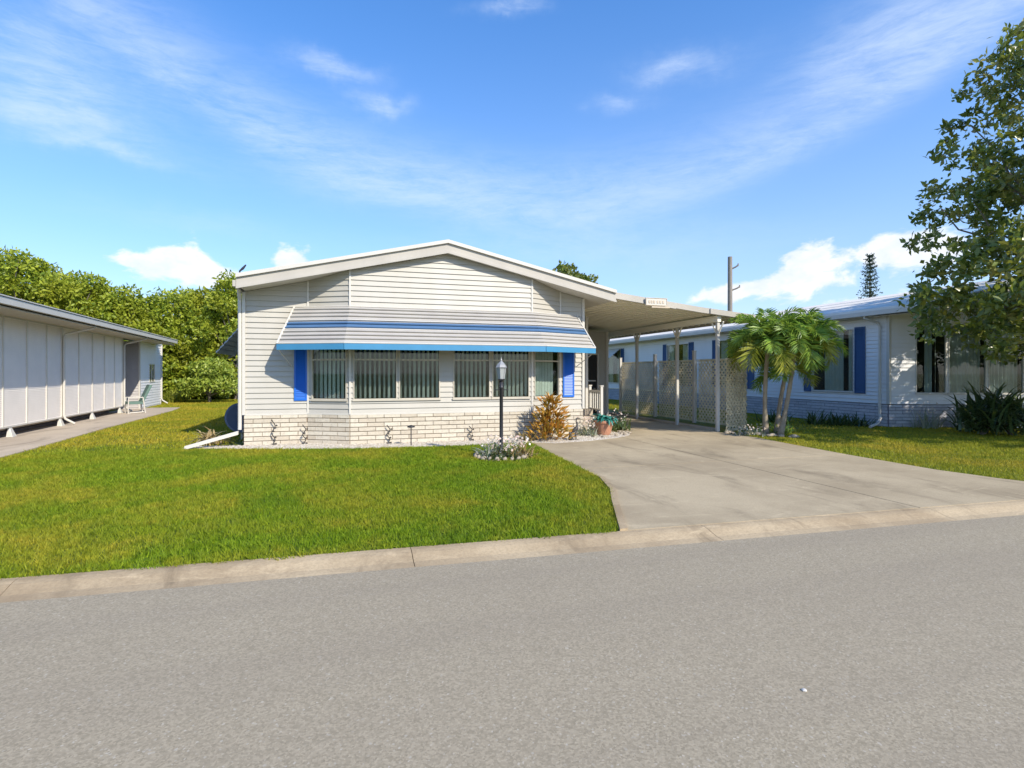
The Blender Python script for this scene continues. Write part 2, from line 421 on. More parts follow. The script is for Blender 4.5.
cn = mth(nt, 'ADD', mth(nt, 'MULTIPLY', noise(nt, 5.0, 9, .68, scaled(nt, dv, (1, 1, 3.2), .5), .9), .6), mth(nt, 'MULTIPLY', noise(nt, 18, 8, .7, scaled(nt, dv, (1, 1, 5.0), .2), .5), .4))
cir = mth(nt, 'MULTIPLY', ramp(nt, mth(nt, 'ADD', mth(nt, 'MULTIPLY', arc, .72), wis), 0., 1.15), ramp(nt, cn, .22, .72))
hz = mth(nt, 'MULTIPLY', mth(nt, 'EXPONENT', mth(nt, 'MULTIPLY', mth(nt, 'MAXIMUM', el, 0.), -.05)), .80)
hs = nt.nodes.new('ShaderNodeHueSaturation'); hs.inputs['Saturation'].default_value = 1.34; hs.inputs['Value'].default_value = 1.85; L(nt, mix(nt, 1., sky.outputs[0], (.93, .985, 1.12), 'MULTIPLY'), hs.inputs['Color'])
c = mix(nt, hz, hs.outputs[0], (5.6, 6.35, 7.4))
c = mix(nt, mth(nt, 'MULTIPLY', cir, .60), c, (6.4, 7.4, 8.9))
c = mix(nt, mth(nt, 'MULTIPLY', cum, .88), c, mix(nt, ramp(nt, noise(nt, 22, 6, .6, scaled(nt, dv, (1, 1, 1.5), .4)), .3, .7), (7.0, 7.4, 8.2), (8.8, 8.8, 8.8)))
L(nt, c, bg.inputs[0]); bg.inputs[1].default_value = .103
S.view_settings.view_transform = 'Standard'; S.view_settings.look = 'None'; S.view_settings.exposure = .38; S.view_settings.gamma = 1

# ================================================================ ground
KY = lambda x: 5.07-.042*x            # lawn / kerb line
struct(MB().add([(-900, -900, -.16), (900, -900, -.16), (900, 900, -.16), (-900, 900, -.16)], [(0, 1, 2, 3)]), 'ground', M['lawn'])
rd = MB(); rd.poly([(-60, -3.2), (60, -8.2)]+[(x/4, KY(x/4)-.355+random.uniform(-.012, .012)) for x in range(240, -241, -1)], -.15, -.050); struct(rd, 'road', M['asphalt'])
verge = MB(); verge.poly([(-60, -14), (60, -14), (60, -8.3), (-60, -3.3)], -.15, -.01); struct(verge, 'verge', M['lawn'])
kb = MB()
prof = [(0, -.14), (0, .006), (-.07, .004), (-.13, -.006), (-.20, -.026), (-.26, -.041), (-.36, -.049), (-.46, -.056), (-.46, -.14)]
xk = -62.47
while xk < 60:
    for j in range(1):
        x0, x1 = xk+.003, xk+2.997
        vs = [(x, KY(x)+a, z) for x in (x0, x1) for a, z in prof]; n = len(prof)
        kb.add(vs, [(i, n+i, n+(i+1) % n, (i+1) % n) for i in range(n)]+[tuple(range(n)), tuple(range(2*n-1, n-1, -1))])
    xk += 3
struct(kb, 'kerb', M['kerb'])
DL = [(2.63, KY(2.63)), (3.40, 6.7), (3.66, 7.6), (3.80, 9.6), (3.96, 11.8), (4.3, 13.0), (5.9, 13.15)]
DR = [(9.6, 24.0), (9.55, 12.2), (9.62, 11.2), (9.45, 9.8), (9.30, 8.2), (9.25, 6.6), (9.4, 5.8), (9.8, KY(9.8))]
DP = [DL[0]]+DR[::-1]+[(5.9, 24.0)]+DL[::-1][:-1]
dr = MB(); ys = [4, 8.35, 12.45, 16.4, 20.2, 25]
def clipx(poly, x, keep):
    return [(b, a) for a, b in clip([(b, a) for a, b in poly], x, keep)]
for y0, y1 in zip(ys[:-1], ys[1:]):
    for x0, x1 in ((0, 6.45), (6.45, 14)):
        q = clip(clip(DP, y0+.009, True), y1-.009, False)
        q = clipx(clipx(q, x0+.009, True), x1-.009, False) if len(q) > 2 else q
        if len(q) > 2: dr.poly(q, -.14, .010)
struct(dr, 'driveway', M['drive'])
de = MB(); W_ = .065
e_ = [(2.63, KY(2.63)-.0), (3.12, 6.1), (3.42, 6.75), (3.66, 7.6)]
for (xa, ya), (xb, yb) in zip(e_[:-1], e_[1:]): de.poly([(xa-.02, ya), (xa+W_, ya), (xb+W_, yb), (xb-.02, yb)], -.1, .028)
struct(de, 'driveway_edge', M['kerb'])
lawn = MB()
lawn.poly([(-60, KY(-60)), (2.62, KY(2.62))]+DL[1:5]+[(3.96, 60), (-60, 60)], -.15, -.004)
struct(lawn, 'lawn', M['lawn'])
lw2 = MB(); lw2.poly([(9.82, KY(9.82))]+[(60, KY(60)), (60, 60), (9.64, 60)]+DR[1:-1], -.15, -.0045)
struct(lw2, 'lawn', M['lawn'])
LW = [(-6.1, 9.0), (-6.3, 12.6), (-6.5, 15.3), (-6.73, 18.0), (-7.18, 26.1), (-7.5, 28.4), (-9.6, 28.6), (-8.0, 9.0)]
wk = MB(); wk.poly(LW, -.1, .018); struct(wk, 'path', M['walk'])

# grass blades
def inpoly(x, y, P):
    r = np.zeros(len(x), bool); j = len(P)-1
    for i in range(len(P)):
        xi, yi = P[i]; xj, yj = P[j]
        c_ = ((yi > y) != (yj > y)) & (x < (xj-xi)*(y-yi)/(yj-yi+1e-12)+xi); r ^= c_; j = i
    return r
BEDL = [(-3.4, 12.95), (-2.7, 12.72), (-2.0, 12.50), (-1.0, 12.18), (0, 11.95), (1.9, 11.78), (3.96, 11.85)]
lawnA = [(-12+.15*k_, KY(-12+.15*k_)-abs(random.gauss(0, .028))) for k_ in range(98)]+[(2.6, KY(2.6))]+DL[1:5]+BEDL[::-1][1:]+[(-3.0, 13.3), (-2.3, 14), (-2.3, 36), (-14, 36), (-9.7, 32.5), (-9.3, 28.7), (-7.45, 28.5)]+[(-7.12, 26.1), (-6.67, 18), (-6.44, 15.3), (-6.24, 12.6), (-6.04, 9.0), (-12, 9.0)]
lawnB = [(9.85+.15*k_, KY(9.85+.15*k_)-abs(random.gauss(0, .028))) for k_ in range(80)]+[(22, KY(22)), (22, 11), (15.15, 12.3), (15.2, 32), (10.9, 32), (10.85, 12.9), (9.75, 11.8)]+DR[2:-1]
def blades(P, n, x0, x1, y0, y1, ymin, h, wd):
    x = rng.uniform(x0, x1, n); y = rng.uniform(y0, y1, n)
    k = inpoly(x, y, P) & (y > ymin-1); x = x[k]; y = y[k]; n = len(x)
    ph = rng.uniform(0, 2*pi, n); hh = h*rng.uniform(.5, 1.25, n); lean = rng.normal(0, .55, (n, 2))*hh[:, None]
    cell = (np.floor(x/.075)*928371+np.floor(y/.10)*123457).astype(np.int64) % 9973; hh *= .65+.6*((cell*7919) % 1009)/1009.
    ww = wd*rng.uniform(.6, 1.3, n)
    V = np.zeros((n, 3, 3)); V[:, 0, 0] = x-cos_(ph)*ww; V[:, 0, 1] = y-sin_(ph)*ww; V[:, 1, 0] = x+cos_(ph)*ww; V[:, 1, 1] = y+sin_(ph)*ww
    V[:, 2, 0] = x+lean[:, 0]; V[:, 2, 1] = y+lean[:, 1]; V[:, 2, 2] = hh; V[:, :2, 2] = -.006
    return V.reshape(-1, 3)
cos_, sin_ = np.cos, np.sin
parts = [blades(lawnA, 300000, -12, 4, 4.9, 9, 0, .046, .0052), blades(lawnA, 190000, -9, 4, 9, 13, 0, .046, .007), blades(lawnA, 120000, -10, -2, 13, 36, 0, .05, .011),
         blades(lawnB, 130000, 9, 22, 4, 12.3, 0, .042, .006), blades(lawnB, 30000, 10.8, 15.2, 12, 32, 0, .05, .011)]
V = np.concatenate(parts); F = np.arange(len(V)).reshape(-1, 3)
tag(npbuild(V, F, 'grass', M['grass']), 'short green and yellow lawn grass round the houses', 'grass', kind='stuff')

# gravel bed in front of the brick skirt and round the pot
bedP = BEDL+[(4.45, 11.55), (5.4, 11.72), (6.2, 12.05), (6.75, 12.4), (7.1, 12.9), (6.6, 13.35), (5.9, 13.4), (5.2, 13.1), (4.27, 12.64), (0, 12.64), (-.91, 13.12), (-2.25, 13.12), (-3.3, 13.3)]
gb = MB(); gb.poly(bedP, -.1, .013); struct(gb, 'gravel_bed', painted('gravel_base', (.62, .56, .46), .9, .25, 30))
def pebbles(P, n, x0, x1, y0, y1, r):
    x = rng.uniform(x0, x1, n); y = rng.uniform(y0, y1, n); k = inpoly(x, y, P); x = x[k]; y = y[k]; n = len(x)
    oct_ = np.array([(1, 0, 0), (0, 1, 0), (-1, 0, 0), (0, -1, 0), (0, 0, 1)]); R_ = r*rng.uniform(.5, 1.4, (n, 1, 1))*rng.uniform(.7, 1.2, (n, 5, 3))
    V = oct_[None]*R_; V[:, :, 2] *= .7; V[:, :, 0] += x[:, None]; V[:, :, 1] += y[:, None]; V[:, :, 2] += .012
    b = np.arange(n)*5; F = np.concatenate([np.stack([b+i, b+(i+1) % 4, b+4], 1) for i in range(4)])
    return V.reshape(-1, 3), F
V, F = pebbles(bedP, 9500, -3.5, 7.2, 11.5, 13.5, .026)
tag(npbuild(V, F, 'gravel', M['pebble']), 'white pebbles along the foot of the house front', 'gravel', kind='stuff')

# ================================================================ main house
ROOF = lambda x: 4.65-.2275*abs(x-2.17)
RX = [-2.27, 2.17, 6.46]
home = thing('mobile_home', 'cream white sided home with low gable and blue striped window awning in the centre', 'house', (1.8, 13.14, 0))
PTS = [(-2.23, 13.14), (-.91, 13.14), (0, 12.66), (4.27, 12.66), (5.20, 13.14), (5.84, 13.14)]
wall = MB(); bk = MB(); mo = MB()
def seg(i):
    a, b = PTS[i], PTS[i+1]; l = math.hypot(b[0]-a[0], b[1]-a[1]); return a, ((b[0]-a[0])/l, (b[1]-a[1])/l), l
WZ0, WZ1 = 1.0, 2.42
openings = {1: [(.10, .96)], 2: [(.07, 1.03), (1.07, 2.01), (2.32, 3.21), (3.26, 4.20)], 3: [(.07, .985)]}
for i in range(5):
    a, u, l = seg(i)
    rz = lambda s: ROOF(a[0]+u[0]*s)-.27
    blocks(bk, mo, a, u, l, .0, .675)
    if i in openings:
        top = [(0, WZ1), (l, WZ1), (l, rz(l))]+([(2.17, rz(2.17))] if i == 2 else [])+[(0, rz(0))]
        siding(wall, a, u, top); siding(wall, a, u, [(0, .68), (l, .68), (l, WZ0), (0, WZ0)])
        prev = 0
        for (s0, s1) in openings[i]+[(l, l)]:
            if s0-prev > .01: siding(wall, a, u, [(prev, WZ0), (s0, WZ0), (s0, WZ1), (prev, WZ1)])
            prev = s1
    else:
        siding(wall, a, u, [(0, .68), (l, .68), (l, rz(l)), (0, rz(0))])
# side and back walls
siding(wall, (-2.23, 27), (0, -1), [(0, .0), (13.86, .0), (13.86, 3.35), (0, 3.35)])
siding(wall, (5.84, 13.14), (0, 1), [(0, .0), (13.86, .0), (13.86, 3.5), (0, 3.5)])
siding(wall, (5.84, 27), (-1, 0), [(0, 0), (8.07, 0), (8.07, 3.35), (3.67, 4.2), (0, 3.35)])
wall.build('wall', M['siding'], home)
sk = bk.build('skirt', M['brick'], home); mo.build('mortar', M['mortar'], sk)
t = MB()
for i, (x, y) in enumerate(PTS):
    r = .032 if i in (0, 5) else .020
    t.box(x-r, x+r, y-r-.012, y+r-.012, .68, ROOF(x)-.27)
for i in range(5):
    a, u, l = seg(i); t.obox(a, u, 0, l, .004, .026, .665, .70)
t.build('corner_trim', M['trim'], home)
# roof
rf = MB(); rf.strip([(x, ROOF(x)-.07) for x in RX], [(x, ROOF(x)) for x in RX], 12.52, 27.2)
roof = rf.build('roof', M['roof'], home)
m_ = MB(); m_.strip([(x, ROOF(x)-.26) for x in RX], [(x, ROOF(x)-.045) for x in RX], 12.485, 12.515)
m_.build('fascia', M['fascia'], roof)
m_ = MB(); m_.strip([(x, ROOF(x)-.055) for x in RX], [(x, ROOF(x)+.025) for x in RX], 12.43, 12.515)
m_.build('drip_edge', M['trim'], roof)
m_ = MB(); m_.strip([(x, ROOF(x)-.285) for x in RX], [(x, ROOF(x)-.235) for x in RX], 12.455, 12.483)
m_.build('fascia_trim', M['fascia'], roof)
m_ = MB(); sx_ = [-2.2, 2.17, 6.4]; m_.strip([(x, ROOF(x)-.262) for x in sx_], [(x, ROOF(x)-.242) for x in sx_], 12.53, 13.2)
m_.strip([(x, ROOF(x)-.262) for x in (5.85, 6.4)], [(x, ROOF(x)-.242) for x in (5.85, 6.4)], 13.2, 27)
m_.build('soffit', M['soffit'], roof)
g = MB(); g.box(-2.335, -2.275, 12.47, 27.2, 3.40, 3.53); g.build('gutter', M['fascia'], home)
g = MB(); g.tube([(-2.31, 13.0, 3.42), (-2.31, 13.12, 3.2), (-2.31, 13.12, .5), (-2.31, 13.11, .36)], .04, 8); g.build('downspout', M['trim'], home)
g = MB(); g.tube([(-2.22, 12.6, 3.66), (-2.22, 12.6, 3.74), (-2.16, 12.6, 3.80), (-2.10, 12.6, 3.88)], [.02, .02, .03, .015], 6)
g.build('vent_stub', M['black'], home)

# windows of the bay
def window(parent, o, u, s0, s1, z0, z1, mats, rail=None, blindstep=.105, curtain=None, back=True, name='window'):
    f = MB(); fw = .024
    f.obox(o, u, s0, s1, -.03, .03, z0, z0+fw); f.obox(o, u, s0, s1, -.03, .03, z1-fw, z1)
    f.obox(o, u, s0, s0+fw, -.03, .03, z0+fw, z1-fw); f.obox(o, u, s1-fw, s1, -.03, .03, z0+fw, z1-fw)
    if rail: f.obox(o, u, s0+fw, s1-fw, -.012, .018, rail-.018, rail+.018)
    f.obox(o, u, s0-.02, s1+.02, .03, .055, z0-.03, z0+.012)
    fo = f.build(name, mats[0], parent)
    gm = MB(); gm.obox(o, u, s0+fw, s1-fw, -.005, -.001, z0+fw, z1-fw); gm.build('pane', M['glass'], fo)
    n = (u[1], -u[0]); b = MB()
    if curtain is None:
        a = s0+.05
        while a < s1-.04:
            th = (radians(52) if u[1] < .1 else radians(12))+random.uniform(-.10, .10); hw = .050 if (parent.name.startswith('mobile') and u[1] < -.1) else .034
            c_ = (o[0]+u[0]*a-n[0]*.12, o[1]+u[1]*a-n[1]*.12)
            d_ = (cos(th), -sin(th))
            p0 = (c_[0]-d_[0]*hw, c_[1]-d_[1]*hw); b.obox(p0, d_, 0, 2*hw, -.0012, .0012, z0+.03, z1-.02)
            a += blindstep
        b.build('blinds', mats[1], fo)
    else:
        for (c0, c1) in curtain:
            k = 0; st = .035; q = []
            a = c0
            while a <= c1+1e-6:
                off = -.12+.028*sin(a*62)+random.uniform(-.006, .006)
                q.append((o[0]+u[0]*a+n[0]*off, o[1]+u[1]*a+n[1]*off)); a += st*.45
            vs = [(x, y, z) for z in (z0-.02, z1) for x, y in q]; m = len(q)
            b.add(vs, [(i, i+1, m+i+1, m+i) for i in range(m-1)])
        b.build('curtain', mats[1], fo)
    if back:
        r_ = MB(); r_.obox(o, u, s0-.02, s1+.02, -.62, -.60, z0-.1, z1+.1)
        r_.obox(o, u, s0-.02, s0, -.60, -.03, z0-.1, z1+.1); r_.obox(o, u, s1, s1+.02, -.60, -.03, z0-.1, z1+.1)
        r_.obox(o, u, s0, s1, -.60, -.03, z1+.08, z1+.1); r_.obox(o, u, s0, s1, -.60, -.03, z0-.1, z0-.08)
        r_.build('room', M['dark'], fo)
    return fo
for i in (1, 2, 3):
    a, u, l = seg(i)
    for (s0, s1) in openings[i]: window(home, a, u, s0, s1, WZ0, WZ1, (M['frame'], M['blind']), rail=1.90)
def shutter(parent, o, u, s0, s1, z0, z1, mat):
    m = MB(); m.obox(o, u, s0, s0+.035, .018, .045, z0, z1); m.obox(o, u, s1-.035, s1, .018, .045, z0, z1)
    m.obox(o, u, s0+.035, s1-.035, .018, .045, z0, z0+.05); m.obox(o, u, s0+.035, s1-.035, .018, .045, z1-.05, z1)
    z = z0+.05
    while z < z1-.06:
        n = (u[1], -u[0]); w0, w1 = s0+.035, s1-.035
        P = lambda a, b, zz: (o[0]+u[0]*a+n[0]*b, o[1]+u[1]*a+n[1]*b, zz)
        m.add([P(w0, .040, z), P(w1, .040, z), P(w1, .022, z+.04), P(w0, .022, z+.04), P(w0, .018, z), P(w1, .018, z)], [(0, 1, 2, 3), (0, 4, 5, 1)]); z += .04
    return m.build('shutter', mat, parent)
a, u, l = seg(0); shutter(home, a, u, l-.29, l-.02, .98, 2.45, M['blue'])
a, u, l = seg(4); shutter(home, a, u, .07, .38, .98, 2.45, M['blue'])

# bay awning: three sloping panels of lapped pans
top = [(-1.20, 13.12), (0, 12.63), (4.27, 12.63), (5.66, 13.12)]
bot = [(-1.49, 12.50), (-.12, 11.80), (4.32, 11.80), (5.90, 12.50)]
TZ, BZ = 3.07, 2.195
pan = MB(); edge = MB(); NP = 10
for j in range(3):
    for k in range(NP):
        t0, t1 = k/NP, (k+1)/NP
        def P(q, t, dz): return (top[q][0]+(bot[q][0]-top[q][0])*t, top[q][1]+(bot[q][1]-top[q][1])*t, TZ+(BZ-TZ)*t+dz)
        pan.m = 1 if k in (4, 5) else 0
        vs = [P(j, t0, .0), P(j+1, t0, .0), P(j+1, t1, .048), P(j, t1, .048), P(j, t1-.018, .012), P(j+1, t1-.018, .012), P(j, t0, -.012), P(j+1, t0, -.012), P(j, t1, -.012), P(j+1, t1, -.012)]
        pan.add(vs, [(0, 3, 2, 1), (3, 4, 5, 2), (6, 7, 9, 8)])
aw = pan.build('awning', [M['awning'], M['band']], home)
for q in range(4):
    if q in (0, 3): edge.tube([P(q, 0, .02), P(q, 1, .03)], .022, 6)
for j in range(3):
    edge.tube([P(j, 1, .035), P(j+1, 1, .035)], .016, 6); edge.tube([P(j, 0, .015), P(j+1, 0, .015)], .012, 6)
    edge.tube([P(j, .395, .030), P(j+1, .395, .030)], .012, 5); edge.tube([P(j, .605, .012), P(j+1, .605, .012)], .012, 5)
edge.build('edge_trim', M['trim'], aw)
val = MB()
for j in range(3):
    A, B = bot[j], bot[j+1]; l = math.hypot(B[0]-A[0], B[1]-A[1]); uu = ((B[0]-A[0])/l, (B[1]-A[1])/l)
    val.obox(A, uu, .004, l-.004, -.006, .014, BZ-.105, BZ+.018)
val.build('valance', M['valance'], aw)
for (x, y), (x2, y2) in ((bot[0], (-1.25, 13.1)), (bot[3], (5.62, 13.1))): 
    br = MB(); br.tube([(x, y, BZ-.05), (x2, y2, 1.75)], .010, 6); br.build('awning_arm', M['alu'], aw)
# side window awning seen edge on
sa = MB(); pr_ = 10
for k in range(pr_):
    t0, t1 = k/pr_, (k+1)/pr_
    P = lambda t, y, dz: (-2.26-.92*t, y, 3.22-1.12*t+dz)
    sa.add([P(t0, 15.0, 0), P(t0, 17.2, 0), P(t1, 17.2, .035), P(t1, 15.0, .035), P(t1, 15.0, -.01), P(t1, 17.2, -.01), P(t0, 15, -.03), P(t0, 17.2, -.03)], [(0, 3, 2, 1), (3, 4, 5, 2), (6, 7, 5, 4), (0, 6, 4, 3)])
sa.build('side_awning', M['awning_g'], home, label='grey slatted awning on the left side of the house')

# ================================================================ carport
cp = thing('carport', 'white flat carport roof on white posts over the driveway beside the cream house', 'carport', (8.6, 16, 0))
CX = [5.9, 6.47, 8.93, 10.62]; CZ = [3.69, 3.625, 3.335, 3.185]
r_ = MB(); r_.strip([(x, z-.05) for x, z in zip(CX, CZ)], [(x, z) for x, z in zip(CX, CZ)], 12.56, 22)
y = 12.7
while y < 21.9:
    r_.strip([(x, z-.085) for x, z in zip(CX, CZ)], [(x, z-.052) for x, z in zip(CX, CZ)], y, y+.045); y += .305
r_.build('roof_panel', M['ceiling'], cp)
f_ = MB(); CXf = [6.30, 6.47, 8.93, 10.66]; CZf = [3.66, 3.62, 3.335, 3.18]
f_.strip([(x, z-.115) for x, z in zip(CXf, CZf)], [(x, z+.03) for x, z in zip(CXf, CZf)], 12.50, 12.553)
f_.strip([(x, z-.135) for x, z in zip(CXf[:2]+[8.2], CZf[:2]+[3.42])], [(x, z-.118) for x, z in zip(CXf[:2]+[8.2], CZf[:2]+[3.42])], 12.49, 12.56)
f_.strip([(9.25, 3.19), (10.67, 3.055)], [(9.25, 3.33), (10.67, 3.195)], 12.46, 12.498)
f_.box(10.622, 10.70, 12.56, 22, 3.05, 3.20)
f_.build('fascia', M['fascia'], cp)
b_ = MB(); b_.box(9.55, 9.66, 12.57, 22, 2.99, 3.155); b_.build('beam', M['ceiling'], cp)
for y in (12.64, 14.56, 17.0, 19.3, 21.4):
    p_ = MB(); p_.box(9.565, 9.645, y-.04, y+.04, .01, 2.99); po = p_.build('post', M['trim'], cp)
    for q in (-1, 1):
        q_ = MB(); q_.tube([(9.605, y+q*.05, 2.68), (9.605, y+q*.24, 2.975)], .024, 6); q_.build('bracket', M['ceiling'], po)
np_ = MB(); np_.m = 0; np_.box(7.28, 7.90, 12.43, 12.455, 3.34, 3.54)
np_.m = 1
np_.box(7.28, 7.90, 12.42, 12.429, 3.525, 3.54); np_.box(7.28, 7.90, 12.42, 12.429, 3.34, 3.355); np_.box(7.28, 7.295, 12.42, 12.429, 3.355, 3.525); np_.box(7.885, 7.90, 12.42, 12.429, 3.355, 3.525)
for x in (7.36, 7.43, 7.50, 7.60, 7.68, 7.76): np_.box(x, x+.045, 12.42, 12.429, 3.40, 3.47)
np_.box(7.45, 7.98, 12.425, 12.46, 3.285, 3.325)
np_.build('name_plate', [M['trim'], painted('faded_tan', (.55, .47, .36), .7)], cp, label='small cream name plate with worn tan lettering on the carport edge')

# storage shed at the back of the carport
sh = thing('storage_shed', 'white sided storage room with a dark door at the back of the carport', 'shed', (7.4, 18.5, 0))
s_ = MB(); siding(s_, (5.9, 18), (1, 0), [(0, .1), (1.95, .1), (1.95, 3.2), (0, 3.2)]); siding(s_, (5.9, 18), (1, 0), [(2.65, .1), (3.05, .1), (3.05, 3.1), (2.65, 3.1)])
siding(s_, (5.9, 18), (1, 0), [(1.95, 2.25), (2.65, 2.25), (2.65, 3.1), (1.95, 3.2)])
siding(s_, (8.95, 18), (0, 1), [(0, .1), (3.9, .1), (3.9, 3.1), (0, 3.1)])
s_.box(5.9, 8.93, 18.3, 21.9, .0, 3.05); s_.build('wall', M['siding'], sh)
t = MB(); t.box(8.90, 8.99, 17.95, 18.05, 0, 3.1); t.box(7.80, 7.85, 17.96, 18.02, .1, 2.3); t.box(8.55, 8.60, 17.96, 18.02, .1, 2.3); t.box(7.80, 8.60, 17.95, 17.99, 2.25, 2.31); t.build('trim', M['trim'], sh)
d_ = MB(); d_.box(7.86, 8.54, 18.02, 18.06, .1, 2.24); do = d_.build('door', M['dark'], sh)
d_ = MB(); d_.box(7.9, 8.5, 18.0, 18.018, 1.3, 1.34); d_.box(7.9, 8.5, 18.0, 18.018, .75, .78); d_.tube([(8.46, 18.0, 1.05), (8.46, 17.96, 1.05), (8.40, 17.96, 1.05)], .012); d_.build('handle', M['alu'], do)
# side entry porch wing with steps
pw_ = MB(); siding(pw_, (5.88, 15.2), (1, 0), [(0, .55), (.98, .55), (.98, 3.3), (0, 3.35)]); siding(pw_, (6.86, 15.2), (0, 1), [(0, .1), (2.7, .1), (2.7, 3.3), (0, 3.3)])
pw_.box(5.9, 6.84, 15.25, 17.9, 0, 3.2); pwo = pw_.build('porch', M['siding'], home)
t = MB(); t.box(6.82, 6.90, 15.14, 15.22, .0, 3.3); t.box(5.9, 6.81, 15.15, 15.19, .0, .55); t.build('porch_trim', M['trim'], pwo)
st = thing('entry_steps', 'white steps with low railing posts by the side door under the carport', 'steps', (6.4, 14.4, 0))
m = MB()
for k in range(3): m.box(5.92, 6.8, 13.95+.32*k, 14.9, .01+.18*k, .185+.18*k)
m.build('tread', M['walk'], st)
for x, y in ((6.78, 13.98), (6.78, 14.75), (6.05, 13.98)):
    m = MB(); m.box(x-.035, x+.035, y-.035, y+.035, .185, 1.22); m.box(x-.05, x+.05, y-.05, y+.05, 1.22, 1.25); m.build('railing_post', M['trim'], st)
m = MB(); m.box(6.755, 6.805, 14.02, 14.71, 1.05, 1.11); m.box(6.76, 6.80, 14.02, 14.71, .55, .59)
for k in range(5): m.box(6.767, 6.793, 14.10+.13*k, 14.13+.13*k, .59, 1.05)
m.build('railing', M['trim'], st)

# ================================================================ lattice fence
lf = thing('lattice_fence', 'cream diagonal lattice screen with white posts along the carport side', 'fence', (10.7, 15, 0))
def lattice(o, u, L_, z0, z1, b0, step=.165, w_=.058):
    mb = MB(); n = (u[1], -u[0]); H_ = z1-z0; off = -H_
    for sgn in (1, -1):
        bb = b0 if sgn > 0 else b0+.009; c = -H_
        while c < L_+.0:
            # strip between lines a = c + t and a = c + t + w, t height, mirrored for sgn<0
            q = [(c, 0), (c+w_*1.4, 0), (c+w_*1.4+H_, H_), (c+H_, H_)]
            def cl(poly, lim, keep):
                out = []
                for i in range(len(poly)):
                    A, B = poly[i], poly[(i+1) % len(poly)]; ia = (A[0] >= lim) == keep; ib = (B[0] >= lim) == keep
                    if ia: out.append(A)
                    if ia != ib: t = (lim-A[0])/(B[0]-A[0]); out.append((lim, A[1]+t*(B[1]-A[1])))
                return out
            q = cl(q, 0, True); q = cl(q, L_, False) if q else q
            if len(q) >= 3:
                if sgn < 0: q = [(a, H_-t) for a, t in q][::-1]
                P = lambda a, t, b: (o[0]+u[0]*a+n[0]*b, o[1]+u[1]*a+n[1]*b, z0+t)
                m = len(q)
                mb.add([P(a, t, bb+.006) for a, t in q]+[P(a, t, bb) for a, t in q], [tuple(range(m)), tuple(range(2*m-1, m-1, -1))]+[(i, m+i, m+(i+1) % m, (i+1) % m) for i in range(m)])
            c += step
    return mb
FO = (10.74, 20.3); FU = (0, -1)
for a0, a1 in ((0, 2.8), (2.88, 5.15), (5.23, 7.45)):
    o_ = (FO[0], FO[1]-a0)
    lp = lattice(o_, FU, a1-a0, .08, 1.34, .0); lpo = lp.build('lattice_panel', M['lattice'], lf)
    lp = lattice(o_, FU, a1-a0, 1.40, 2.00, .0); lp.build('lattice_panel', M['lattice'], lf)
    for z in (.04, 1.35, 1.985): m = MB(); m.obox(o_, FU, 0, a1-a0, -.012, .03, z, z+.045); m.build('rail', M['lattice'], lf)
for y, h in ((20.1, 2.2), (17.47, 2.25), (15.12, 2.30), (12.86, 2.2)):
    m = MB(); m.box(10.56, 10.65, y-.045, y+.045, 0, h); m.box(10.55, 10.66, y-.055, y+.055, h, h+.02); m.build('post', M['trim'], lf)
FO2 = (9.68, 12.40); dl = math.hypot(10.68-9.68, 12.80-12.40); FU2 = ((1.0)/dl, .40/dl)
lattice(FO2, FU2, dl-.06, .08, 1.95, 0.).build('lattice_panel', M['lattice'], lf)
for z in (.03, 1.95): m = MB(); m.obox(FO2, FU2, 0, dl-.05, -.012, .03, z, z+.05); m.build('rail', M['lattice'], lf)
# low edging where the lattice meets the driveway
m = MB(); m.box(9.62, 9.78, 12.9, 22, -.1, .07); single(m, 'concrete_edging', M['walk'], 'low concrete edging strip running back along the carport posts', 'edging')

# ================================================================ left neighbour (screened side)
LA = math.atan(.0743/.997)
LX = Matrix.Translation((-8.08, 16.48, 0)) @ Matrix.Rotation(LA, 4, 'Z')    # local: y = along wall, x = outward (towards the lawn)
nb = thing('neighbour_home', 'long white screened porch home on the left with vertical white panels', 'house', (-8.4, 20, 0))
o0 = lambda s: (0, s)
def LM(): return MB(LX)
# back-up body set behind the screen
m = LM(); m.box(-5.5, -2.0, -6, 15.6, .25, 3.0); m.build('inner_wall', M['taupe'], nb)
m = LM(); m.box(-2.0, -.08, -6, 9.0, .20, .27); m.build('porch_floor', M['walk'], nb)
edges = [-4.7, -3.4, -2.15, -.31, .91, 2.08, 3.12, 4.44, 5.64, 6.85, 7.97, 8.95]
for a, b in zip(edges[:-1], edges[1:]):
    m = LM(); z = .29
    while z < 2.98:
        m.add([(-.012, a+.02, z), (-.012, b-.02, z), (-.020, b-.02, z+.045), (-.020, a+.02, z+.045), (-.022, a+.02, z), (-.022, b-.02, z)], [(0, 1, 2, 3), (0, 4, 5, 1)]); z += .045
    m.build('screen_panel', M['screen'], nb)
for k, a in enumerate(edges):
    wd = .05 if k in (6, 11) else .022
    m = LM(); m.box(-.03, .012, a-wd, a+wd, .26, 3.0); m.build('mullion', M['trim'], nb)
m = LM(); m.box(-.03, .02, -4.7, 8.95, 2.96, 3.02); m.box(-.03, .015, -4.7, 8.95, .25, .29); m.build('sill', M['trim'], nb)
for a in (-3.0, .05, 3.0, 5.62, 8.6):
    m = LM(); m.add([(-.03, a-.06, .26), (-.03, a+.06, .26), (.0, a+.04, .26), (.0, a-.04, .26), (-.05, a-.11, .0), (-.05, a+.11, .0), (.09, a+.11, .0), (.09, a-.11, .0)],
                  [(0, 1, 2, 3), (4, 7, 6, 5), (3, 2, 6, 7), (0, 4, 5, 1), (0, 3, 7, 4), (1, 5, 6, 2)]); m.build('pier', M['trim'], nb)
